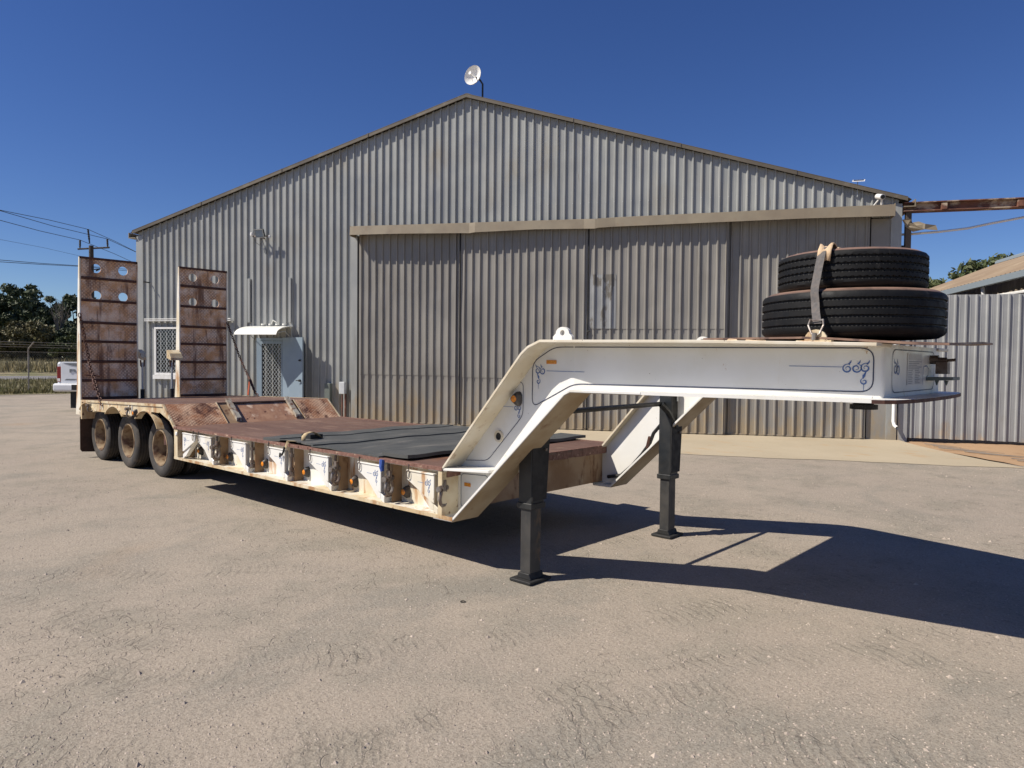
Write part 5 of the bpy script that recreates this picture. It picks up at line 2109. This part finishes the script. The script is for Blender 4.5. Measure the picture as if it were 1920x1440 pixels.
# rusty lashing eye under the hook, a part of the trailer
q = MB()
arc = [(5.262 + .065 * math.cos(a), 1.808 + .062 * math.sin(a)) for a in np.linspace(0, math.pi, 9)]
q.prism([(5.35, 1.800)] + arc + [(5.175, 1.800)], 'y', .462, .478)
q.box(5.16, 5.36, .43, .52, 1.795, 1.806)
fixn(q.build('strap_anchor', M['cream'], TR))
for i in range(7):
    q = MB()
    x = 4.62 + .05 * i + random.uniform(-.02, .02)
    y = .42 + random.uniform(0, .06)
    z = 1.800
    s_ = random.uniform(.01, .022)
    q.hexa([(x - s_ * 2, y - s_, z), (x + s_ * 2, y - s_, z), (x + s_, y + s_, z), (x - s_, y + s_ * 1.3, z), (x - s_, y - s_ * .6, z + s_), (x + s_ * 1.4, y - s_ * .4, z + s_ * .7), (x + s_, y + s_ * .6, z + s_ * .9), (x - s_, y + s_ * .5, z + s_ * 1.1)])
    q.build('rust_flake', M['canvas'], TR)

# rubber belting on the bed: strips laid across the deck, lapped
mats = [(-.30, .02, .034, 'narrow black rubber strip nearest the rear ramps across the trailer bed', (.02, 2.48)),
        (-.01, .66, .026, 'wide black rubber mat second from the rear across the trailer bed', (.02, 2.49)),
        (.64, 1.72, .014, 'widest black rubber mat across the middle of the trailer bed', (.01, 2.49)),
        (1.70, 2.05, .046, 'thick black rubber strip nearest the gooseneck across the trailer bed', (.06, 2.60))]
for (x0, x1, dz, lb, (ya_, yb2)) in mats:
    o = MB()
    n_ = 26
    th = .012 if dz < .03 else .030
    f = lambda x, y: zd(x) + dz + .005 * math.sin(y * 5 + x * 3) + .003 * math.sin(y * 13 + x * 7) + .012 * max(0, 1 - (y - ya_) / .08) * (.5 + .5 * math.sin(x * 9))
    yy = np.linspace(ya_, yb2, n_)
    xx = np.linspace(x0, x1, 8)
    o.grid(xx, yy, lambda x, y: (x, y + .01 * math.sin(x * 6), f(x, y)))
    o.grid(xx, yy, lambda x, y: (x, y + .01 * math.sin(x * 6), f(x, y) - th))
    for edge in ([(x, yy[0]) for x in xx], [(x, yy[-1]) for x in xx], [(xx[0], y) for y in yy], [(xx[-1], y) for y in yy]):
        o.add([(x, y + .01 * math.sin(x * 6), f(x, y)) for x, y in edge] + [(x, y + .01 * math.sin(x * 6), f(x, y) - th) for x, y in edge], [(i, i + 1, len(edge) + i + 1, len(edge) + i) for i in range(len(edge) - 1)])
    tag(fixn(o.build('rubber_mat', M['mat'])), lb, 'mat', 'rubber mats on the trailer bed')
# ratchet strap on the mats
rs = tag(empty('ratchet_strap', (.2, .2, .8)), 'black ratchet strap with tan webbing hump on the rubber mats', 'strap')
q = MB()
q.ribbon([(.42, .02), (.26, .14), (.10, .24), (-.06, .34), (-.10, .42), (.02, .44), (.10, .40), (.20, .34)], .022, lambda a, b_: (a, b_, zd(a) + .030))
q.ribbon([(.42, .02), (.26, .14), (.10, .24), (-.06, .34), (-.10, .42), (.02, .44), (.10, .40), (.20, .34)], .022, lambda a, b_: (a, b_, zd(a) + .024))
q.box(.03, .20, .27, .42, zd(0) + .022, zd(0) + .075)
q.build('ratchet', M['black_matt'], rs)
q = MB()
hump = [(.26, .15, .002), (.25, .16, .06), (.235, .20, .095), (.22, .27, .11), (.21, .33, .085), (.205, .38, .03)]
vs_, fs = [], []
for (x, y, z) in hump:
    vs_ += [(x - .020, y - .012, zd(x) + .022 + z * .8), (x + .020, y + .012, zd(x) + .022 + z * .8)]
for i in range(len(hump) - 1):
    fs.append((2 * i, 2 * i + 1, 2 * i + 3, 2 * i + 2))
q.add(vs_, fs)
ho = q.build('webbing', M['strap_tan'], rs, smooth=True)
hs_ = ho.modifiers.new('solid', 'SOLIDIFY')
hs_.thickness = .004
q = MB()
q.ribbon([(.34, .05), (.22, -.012)], .018, lambda a, b_: (a, b_, zd(a) + .036))
q.add([(.215, -.012, zd(.2) + .036), (.245, .008, zd(.2) + .036), (.21, -.022, zd(.2) - .05), (.18, -.022, zd(.2) - .05)], [(0, 1, 2, 3)])
q.build('webbing_end', M['strap_tan'], rs)
q = MB()
q.tube([(.195, -.026, zd(.2) - .03), (.18, -.03, zd(.2) - .08), (.15, -.03, zd(.2) - .115), (.12, -.032, zd(.2) - .10), (.115, -.032, zd(.2) - .14)], .010, 6)
q.build('strap_hook', M['black_matt'], rs)
sh2 = MB()
sh2.tube([(2.0 + .03 * math.cos(a), 1.70 + .03 * math.sin(a), .86 + .004 * math.sin(3 * a)) for a in np.linspace(0, 2 * math.pi, 9)[:-1]], .012, 6, closed=True)
sh2.tube([(1.94, 1.76, .858), (1.99, 1.82, .90), (2.03, 1.86, .875)], .018, 6)
tag(sh2.build('loose_shackle', M['black_matt'], smooth=True), 'loose dark shackle lying on the rubber strip near the gooseneck', 'shackle')


# ------------------------------------------------------------------ left background
def at_px(u, v, depth):
    return CAM + (fw + rt * ((u - 960) / 1330.69) - up * ((v - 720) / 1330.69)) * depth


# white pickup parked with its tail to the yard
TF, TRt = Vector((-.717, .697, 0)), Vector((.697, .717, 0))
T0 = Vector((-17.84, 2.79, 0))


def tk(a, b, z):
    q_ = T0 + TF * a + TRt * b
    return (q_.x, q_.y, z)


ute = tag(empty('pickup_truck', tk(2.9, 1.0, 0)), 'white pickup truck parked behind the raised ramps by the fence', 'pickup truck')
TW = 2.02
b_ = MB(tk)
b_.prism([(.08, .70), (.08, 1.44), (.12, 1.50), (2.0, 1.50), (2.0, .70), (1.85, .62), (1.72, .98), (1.38, 1.08), (1.05, .98), (.92, .62)], 'y', .0, .10)
b_.prism([(.08, .70), (.08, 1.44), (.12, 1.50), (2.0, 1.50), (2.0, .70), (1.85, .62), (1.72, .98), (1.38, 1.08), (1.05, .98), (.92, .62)], 'y', TW - .10, TW)
b_.box(.1, 2.0, .1, TW - .1, .72, .80)
b_.prism([(2.0, .50), (2.0, 1.18), (5.55, 1.14), (5.82, 1.02), (5.85, .55), (5.4, .45), (5.2, .92), (4.8, .98), (4.45, .9), (4.3, .45)], 'y', .02, TW - .02)
fixn(b_.build('body', M['car_white'], ute, bevel=.03, segs=2))
c_ = MB(tk)
for (a0, a1, z0, i0, a2, a3, z1, i1) in ((2.02, 4.35, 1.17, .03, 2.12, 3.65, 1.93, .16),):
    c_.hexa([(a0, i0, z0), (a1, i0, z0), (a1, TW - i0, z0), (a0, TW - i0, z0), (a2, i1, z1), (a3, i1, z1), (a3, TW - i1, z1), (a2, TW - i1, z1)])
fixn(c_.build('cab', M['car_white'], ute, bevel=.05, segs=2))
g_ = MB(tk)
g_.add([(2.018, .22, 1.30), (2.018, TW - .22, 1.30), (2.085, TW - .32, 1.82), (2.085, .32, 1.82)], [(0, 1, 2, 3)])
g_.build('rear_window', M['car_glass'], ute)
for sd_ in (0, 1):
    g_ = MB(tk)
    for (a0, a1, a2, a3) in ((2.2, 3.0, 2.26, 3.0), (3.1, 4.1, 3.1, 3.6)):
        g_.add([(a0, .028, 1.26), (a1, .028, 1.26), (a3, .125, 1.82), (a2, .125, 1.82)], [(0, 1, 2, 3)])
    if sd_:
        g_.v = [(a, TW - b2, z) for a, b2, z in g_.v]
    g_.build('side_window', M['car_glass'], ute)
t_ = MB(tk)
t_.prism([(.135, .86), (TW - .135, .86), (TW - .135, 1.47), (TW - .19, 1.505), (.19, 1.505), (.135, 1.47)], 'x', .03, .09)
tg = fixn(t_.build('tailgate', M['car_white'], ute, bevel=.012, segs=2))
t_ = MB(tk)
t_.prism([(.21, 1.468), (.40, 1.405), (.85, 1.33), (TW - .85, 1.33), (TW - .40, 1.405), (TW - .21, 1.468)], 'x', .022, .032)
fixn(t_.build('tailgate_panel', M['car_grey'], tg))
t_ = MB(tk)
t_.prism([(.24, .95), (.55, .95), (.62, .99), (.30, .99)], 'x', .024, .032)
fixn(t_.build('badge', M['car_grey'], tg))


def text_mesh(txt, size, xf, name, mat, parent):
    cu = bpy.data.curves.new(name, 'FONT')
    cu.body = txt
    cu.size = size
    cu.align_x = 'CENTER'
    cu.extrude = .004
    to = bpy.data.objects.new(name + '_tmp', cu)
    col.objects.link(to)
    dg = bpy.context.evaluated_depsgraph_get()
    me = to.evaluated_get(dg).to_mesh()
    mb = MB(xf)
    mb.add([tuple(v.co) for v in me.vertices], [tuple(p.vertices) for p in me.polygons])
    to.evaluated_get(dg).to_mesh_clear()
    bpy.data.objects.remove(to)
    return mb.build(name, mat, parent)


text_mesh('RAM', .15, lambda x, y, z: tk(.022 - z * 2, TW / 2 - .19 + x * 3.0, 1.185 + y), 'lettering', M['car_grey'], tg)
for b0_ in (.0, TW - .12):
    l_ = MB(tk)
    l_.prism([(b0_, .90), (b0_ + .12, .90), (b0_ + .12, 1.36), (b0_, 1.36)], 'x', .055, .10)
    tl = fixn(l_.build('tail_light', M['tail_red'], ute, bevel=.015))
    l_ = MB(tk)
    l_.box(.045, .056, b0_ + .02, b0_ + .10, .92, 1.0)
    l_.build('reversing_lens', M['white_tag'], tl)
bu = MB(tk)
bu.prism([(-.12, .64), (-.12, .82), (-.04, .855), (.10, .855), (.10, .62), (-.06, .61)], 'y', -.03, TW + .03)
bp = fixn(bu.build('bumper', M['chrome'], ute, bevel=.03, segs=2))
bu = MB(tk)
bu.box(-.126, -.118, .52, TW - .52, .66, .82)
bu.build('number_plate_recess', M['black_matt'], bp, bevel=.01)
bu = MB(tk)
bu.box(.12, .16, .36, .60, .10, .60)
bu.box(.12, .16, TW - .60, TW - .36, .10, .60)
bu.box(.14, .6, .40, TW - .4, .42, .60)
bu.build('mud_flap', M['black_matt'], ute)
for a in (1.38, 4.85):
    for s_ in (0, 1):
        wv = MB()
        wv.lathe(tyre_prof(.40, .24, .27), (0, 0, 0), 'y', 32)
        wv.lathe([(.24, -.09), (.22, -.06), (.10, -.04), (.001, -.05)], (0, 0, 0), 'y', 24, False)
        bb = .14 if s_ == 0 else TW - .14
        sg = 1 if s_ == 0 else -1
        wv.v = [tk(a + x, bb + y * sg, .40 + z) for x, y, z in wv.v]
        wv.build('wheel', M['tyre'], ute, smooth=True)

# chain-link fence with cranked posts
FO = Vector((-30.87, 5.22, 0))
FV = Vector((-.40, .916, 0)).normalized()


def fl_(t, z, o=0):
    q_ = FO + FV * t + Vector((.916, .40, 0)) * o
    return (q_.x, q_.y, z)


cf = tag(empty('chain_link_fence', fl_(0, 0)), 'chain-link fence with cranked galvanised posts and barbed wire along the verge', 'fence')
for t in (-9, -6, -3, 0, 3, 6, 9):
    q = MB()
    q.tube([fl_(t, 0), fl_(t, 1.92), fl_(t, 2.02, .03), fl_(t, 2.30, .36)], .032, 8)
    q.build('fence_post', M['galv_post'], cf)
for z, o in ((.12, 0), (.85, 0), (1.85, 0), (2.07, .1), (2.17, .21), (2.28, .34)):
    q = MB()
    q.tube([fl_(-9, z, o), fl_(9, z, o)], .009, 5)
    q.build('line_wire', M['galv_post'], cf)
q = MB()
n_ = 150
for i in range(n_):
    t = lerp(-9, 9, i / n_)
    for sg in (1, -1):
        q.ribbon([(t, .12 if sg > 0 else 1.85), (t + 1.73, 1.85 if sg > 0 else .12)], .0022, lambda a, b2: fl_(a, b2))
tag(q.build('wire_mesh', M['galv_post'], cf), kind='stuff')

# power pole and lines
PB = at_px(173, 690, 60)
pole = tag(empty('power_pole', (PB.x, PB.y, 0)), 'timber power pole with crossarm and three dark insulators behind the ramp', 'power pole')
q = MB()
q.tube([(PB.x, PB.y, 0), (PB.x, PB.y, 5), (PB.x, PB.y, 11.0)], [.24, .21, .175], 14)
q.build('pole_shaft', M['wood_pole'], pole)
al, ar = at_px(146, 467, 60), at_px(205, 464, 60)
q = MB()
q.tube([al, ar], .075, 6)
q.build('crossarm', M['wood_pole'], pole)
q = MB()
q.tube([at_px(180, 508, 60), at_px(197, 500, 60)], .05, 6)
q.tube([at_px(158, 506, 60), at_px(196, 504, 60)], .05, 6)
q.build('lower_arm', M['wood_pole'], pole)
for (u0, v0, u1, v1) in ((150, 466, 150, 450), (202, 464, 201, 448), (168, 456, 165, 430)):
    q = MB()
    a_, c2 = at_px(u0, v0, 60), at_px(u1, v1, 60)
    pts = [a_.lerp(c2, t) for t in np.linspace(0, 1, 13)]
    q.tube(pts, [.055] * 3 + [.09 if k % 2 else .065 for k in range(10)], 8)
    q.build('insulator', M['insul'], pole)
wires = [([(-160, 345, 34), (0, 394, 47), (90, 412, 54), (165, 430, 60), (215, 452, 66), (300, 495, 78)], 'topmost power line strung to the central insulator of the pole'),
         ([(-160, 348, 34), (0, 395, 47), (100, 424, 54), (201, 448, 60), (258, 474, 66), (320, 505, 78)], 'power line strung to the right insulator of the pole'),
         ([(-160, 372, 34), (0, 413, 47), (75, 433, 53), (150, 450, 60), (215, 476, 68), (300, 515, 80)], 'power line strung to the left insulator of the pole'),
         ([(-160, 412, 40), (0, 449, 56), (80, 464, 64), (150, 480, 72), (230, 500, 84)], 'thin faint power line below the crossarm'),
         ([(-160, 478, 34), (0, 487.5, 45), (80, 494, 52), (160, 499, 60), (240, 505, 70)], 'upper of the two low service cables left of the ramp'),
         ([(-160, 484, 34), (0, 491, 45), (80, 496, 52), (160, 500, 60), (240, 508, 70)], 'lower of the two low service cables left of the ramp')]
for i, (pts, lb) in enumerate(wires):
    q = MB()
    q.tube([at_px(*p) for p in pts], .012 if i == 3 else .022, 5)
    tag(q.build('power_line', M['wire']), lb, 'cable', 'overhead lines at the pole')


def leaves(mb, centre, rad, n_, size, flat=1.0):
    c = np.array(centre)
    p = rng.normal(size=(n_, 3))
    p /= np.linalg.norm(p, axis=1)[:, None]
    p *= (rng.random(n_) ** .45)[:, None]
    p = c + p * np.array([rad, rad, rad * flat])
    a = rng.normal(size=(n_, 3))
    a /= np.linalg.norm(a, axis=1)[:, None]
    b2 = rng.normal(size=(n_, 3))
    b2 -= a * np.sum(a * b2, axis=1)[:, None]
    b2 /= np.linalg.norm(b2, axis=1)[:, None]
    s = size * (.6 + .8 * rng.random(n_))[:, None]
    base = len(mb.v)
    v = np.stack([p - a * s, p + b2 * s * .42, p + a * s, p - b2 * s * .42], 1).reshape(-1, 3)
    mb.v += [tuple(x) for x in v]
    mb.f += [(base + 4 * i, base + 4 * i + 1, base + 4 * i + 2, base + 4 * i + 3) for i in range(n_)]


def tree(name, label, base, H, CR, mat, clumps, per, size, trunk=.25, cat='tree', group=None, low=.3, flat=.75):
    root = tag(empty(name, base), label, cat, group)
    B = Vector(base)
    tb = MB()
    tops = []
    lean = Vector((random.uniform(-.06, .06), random.uniform(-.06, .06), 0)) * H
    fork = B + Vector((0, 0, H * low)) + lean * .4
    tb.tube([B - Vector((0, 0, .2)), B.lerp(fork, .5), fork], [trunk, trunk * .85, trunk * .7], 8)
    for k in range(7):
        a = k * 2 * math.pi / 7 + random.uniform(-.3, .3)
        rr_ = CR * random.uniform(.35, .8)
        tip = B + Vector((math.cos(a) * rr_, math.sin(a) * rr_, H * random.uniform(.55, .9)))
        mid = fork.lerp(tip, .5) + Vector((0, 0, H * .05))
        tb.tube([fork, mid, tip], [trunk * .5, trunk * .3, trunk * .08], 6)
        tops += [tip, mid]
    tb.build('trunk', M['bark'], root)
    cr = MB()
    for k in range(clumps):
        if k < len(tops):
            c = tops[k]
        else:
            a = random.uniform(0, 2 * math.pi)
            hh = random.uniform(low * .8, 1.0)
            env = math.sin(min(max((hh - low * .6) / (1.08 - low * .6), 0), 1) * math.pi) ** .55
            rr_ = CR * env * random.uniform(.35, 1.0) ** .6
            c = B + Vector((math.cos(a) * rr_, math.sin(a) * rr_, H * hh * .96))
        leaves(cr, c, random.uniform(.16, .34) * CR, per, size, flat)
    cr.build('crown', mat, root)
    return root


def base_px(u, depth, z=.9):
    q_ = at_px(u, 690, depth)
    return (q_.x, q_.y, z)


GRP = 'trees beyond the road'
tree('eucalyptus_tree', 'dark tree at the far left edge of the tree line', base_px(-6, 104), 9.9, 4.4, M['leaf_dark'], 66, 130, .34, group=GRP, low=.14)
tree('eucalyptus_tree', 'tallest dark tree of the left tree line', base_px(38, 108), 11.7, 3.9, M['leaf_dark'], 66, 130, .34, group=GRP, low=.16)
tree('eucalyptus_tree', 'dark rounded tree right of the tallest tree', base_px(78, 106), 9.8, 3.5, M['leaf_dark'], 60, 130, .34, group=GRP, low=.12)
tree('eucalyptus_tree', 'low dark tree between the tall trees and the bare tree', base_px(104, 100), 6.6, 3.2, M['leaf_dark'], 50, 130, .32, group=GRP, low=.08)
tree('eucalyptus_tree', 'dark tree just left of the near ramp', base_px(150, 104), 10.0, 3.0, M['leaf_dark'], 54, 130, .32, group=GRP, low=.1)
tree('eucalyptus_tree', 'dark tree mostly hidden behind the near ramp', base_px(196, 106), 9.2, 3.8, M['leaf_dark'], 54, 120, .34, group=GRP, low=.1)
tree('eucalyptus_tree', 'dark tree beyond the left picture edge', base_px(-62, 104), 10.5, 4.4, M['leaf_dark'], 50, 120, .36, group=GRP, low=.1)
tree('olive_bush', 'broad olive brown bush in front of the left trees', base_px(52, 92), 5.2, 3.5, M['leaf_olive'], 80, 130, .20, .12, 'bush', 'bushes at the roadside', .02, .6)
tree('olive_bush', 'olive bush at the left picture edge under the trees', base_px(2, 90), 4.2, 2.4, M['leaf_olive'], 46, 120, .20, .12, 'bush', 'bushes at the roadside', .02, .6)
tree('green_bush', 'small bright green bush above the pickup', base_px(126, 88), 3.5, 1.9, M['leaf_green'], 40, 110, .18, .1, 'bush', 'bushes at the roadside', .02, .6)
tree('green_bush', 'dark green bush behind the pickup next to the ramp', base_px(100, 96), 4.0, 2.4, M['leaf_dark'], 44, 110, .22, .1, 'bush', 'bushes at the roadside', .02, .6)
tree('green_bush', 'dark bush at the foot of the tallest tree', base_px(30, 97), 4.6, 3.2, M['leaf_dark'], 60, 130, .28, .1, 'bush', 'bushes at the roadside', .02, .7)
tree('green_bush', 'dark bush at the foot of the rounded tree', base_px(82, 98), 4.8, 3.0, M['leaf_dark'], 60, 130, .28, .1, 'bush', 'bushes at the roadside', .02, .7)
tree('green_bush', 'dark bush beside the ramp edge behind the small green bush', base_px(146, 97), 4.6, 2.8, M['leaf_dark'], 56, 130, .28, .1, 'bush', 'bushes at the roadside', .02, .7)
bt = tag(empty('bare_tree', base_px(113, 98)), 'leafless pale tree standing between the dark trees', 'tree', GRP)
q = MB()
B = Vector(base_px(113, 98))
for k in range(16):
    a = random.uniform(0, 2 * math.pi)
    r_ = random.uniform(.3, 1.7)
    hh = random.uniform(6.6, 9.3)
    p0 = B + Vector((0, 0, random.uniform(2.0, 4.5)))
    tip = B + Vector((math.cos(a) * r_, math.sin(a) * r_, hh))
    q.tube([p0, p0.lerp(tip, .5) + Vector((random.uniform(-.2, .2), random.uniform(-.2, .2), .2)), tip], [.07, .045, .015], 5)
    for j in range(3):
        c2 = p0.lerp(tip, random.uniform(.5, .9))
        q.tube([c2, c2 + Vector((random.uniform(-.6, .6), random.uniform(-.6, .6), random.uniform(.4, 1.0)))], [.025, .010], 4)
q.tube([B, B + Vector((.1, 0, 3.0)), B + Vector((.05, .1, 6.0))], [.16, .13, .05], 7)
q.build('bare_branches', M['twig'], bt)
tree('eucalyptus_tree', 'tree top showing between the stacked tyres and the outbuilding roof', (*tuple(at_px(1736, 690, 62))[:2], 0), 9.4, 2.2, M['leaf_green'], 50, 120, .22, group='trees behind the outbuilding', low=.4)
tree('eucalyptus_tree', 'broad tree top rising above the outbuilding roof', (*tuple(at_px(1856, 690, 62))[:2], 0), 11.2, 3.6, M['leaf_green'], 66, 130, .24, group='trees behind the outbuilding', low=.4)


def blades(mb, pts, h, w):
    for (x, y, z) in pts:
        a = random.uniform(0, math.pi)
        hh = h * random.uniform(.5, 1.2)
        lx, ly = random.uniform(-.3, .3) * hh, random.uniform(-.3, .3) * hh
        dx, dy = math.cos(a) * w, math.sin(a) * w
        mb.add([(x - dx, y - dy, z), (x + dx, y + dy, z), (x + lx, y + ly, z + hh)], [(0, 1, 2)])


gr = MB()
blades(gr, [vg(random.uniform(-14, 22), random.uniform(36, 44), .25) for _ in range(9000)], 1.15, .05)
tag(gr.build('dry_grass', M['drygrass']), 'tall dry grass along the far side of the road', 'grass', kind='stuff')
gr = MB()
blades(gr, [vg(random.uniform(-9, 14), random.uniform(.6, 22), .02) for _ in range(16000)], .22, .022)
blades(gr, [vg(random.uniform(-9, 14), random.uniform(.2, 2.2), .02) for _ in range(3500)], .30, .022)
tag(gr.build('verge_grass', M['grass']), 'short patchy grass on the verge behind the chain-link fence', 'grass', kind='stuff')

# ------------------------------------------------------------------ loose stones and litter in the yard
gv = MB()
oct_f = [(0, 2, 4), (2, 1, 4), (1, 3, 4), (3, 0, 4)]
cnt = 0
while cnt < 5000:
    u, v = random.uniform(-40, 1960), 830 + 640 * random.random() ** .8
    p = cam_ground(u, v)
    if p.y > 9 and (Vector((p.x - FB.x, p.y - FB.y)).dot(FN)) < 3.2:
        continue
    if -6.3 < p.x < 3 and -.1 < p.y < 2.6:
        continue
    d = (p - CAM).length
    s = random.uniform(.003, .0065) * (1 + .10 * d) * (2.2 if random.random() < .03 else 1)
    a = random.uniform(0, 2 * math.pi)
    c2, s2 = math.cos(a), math.sin(a)
    k = random.uniform(.5, 1.0)
    h_ = s * random.uniform(.4, .9)
    gv.add([(p.x + s * c2, p.y + s * s2, 0), (p.x - s * c2, p.y - s * s2, 0), (p.x - s * k * s2, p.y + s * k * c2, 0), (p.x + s * k * s2, p.y - s * k * c2, 0), (p.x, p.y, h_)], oct_f)
    cnt += 1
tag(gv.build('loose_gravel', M['pebble']), 'loose grit and small stones scattered over the yard', 'gravel', kind='stuff')
q = MB()
wc = cam_ground(868, 1129)
q.tube([(wc.x + .017 * math.cos(a), wc.y + .017 * math.sin(a), .004) for a in np.linspace(0, 2 * math.pi, 17)[:-1]], .0028, 6, closed=True)
tag(q.build('iron_ring', M['black_matt'], smooth=True), 'small dark iron ring lying on the gravel in front of the near leg', 'ring')
q = MB()
for k in range(9):
    s = 9.9 + random.uniform(-.2, 1.2)
    o_ = .35 + (s - 9.7) * 1.5 + random.uniform(-.3, .3)
    ln_ = random.uniform(.4, 1.1)
    q.tube([fp(s, o_, .095 - .03 * o_ + .01), fp(s + ln_ * .5, o_ + ln_ * .35, .10 - .03 * o_), fp(s + ln_, o_ + ln_ * .5, .085 - .03 * o_)], [.009, .007, .003], 5)
tag(q.build('fallen_twigs', M['twig']), 'thin fallen twigs at the right edge of the concrete apron', 'twigs', kind='stuff')
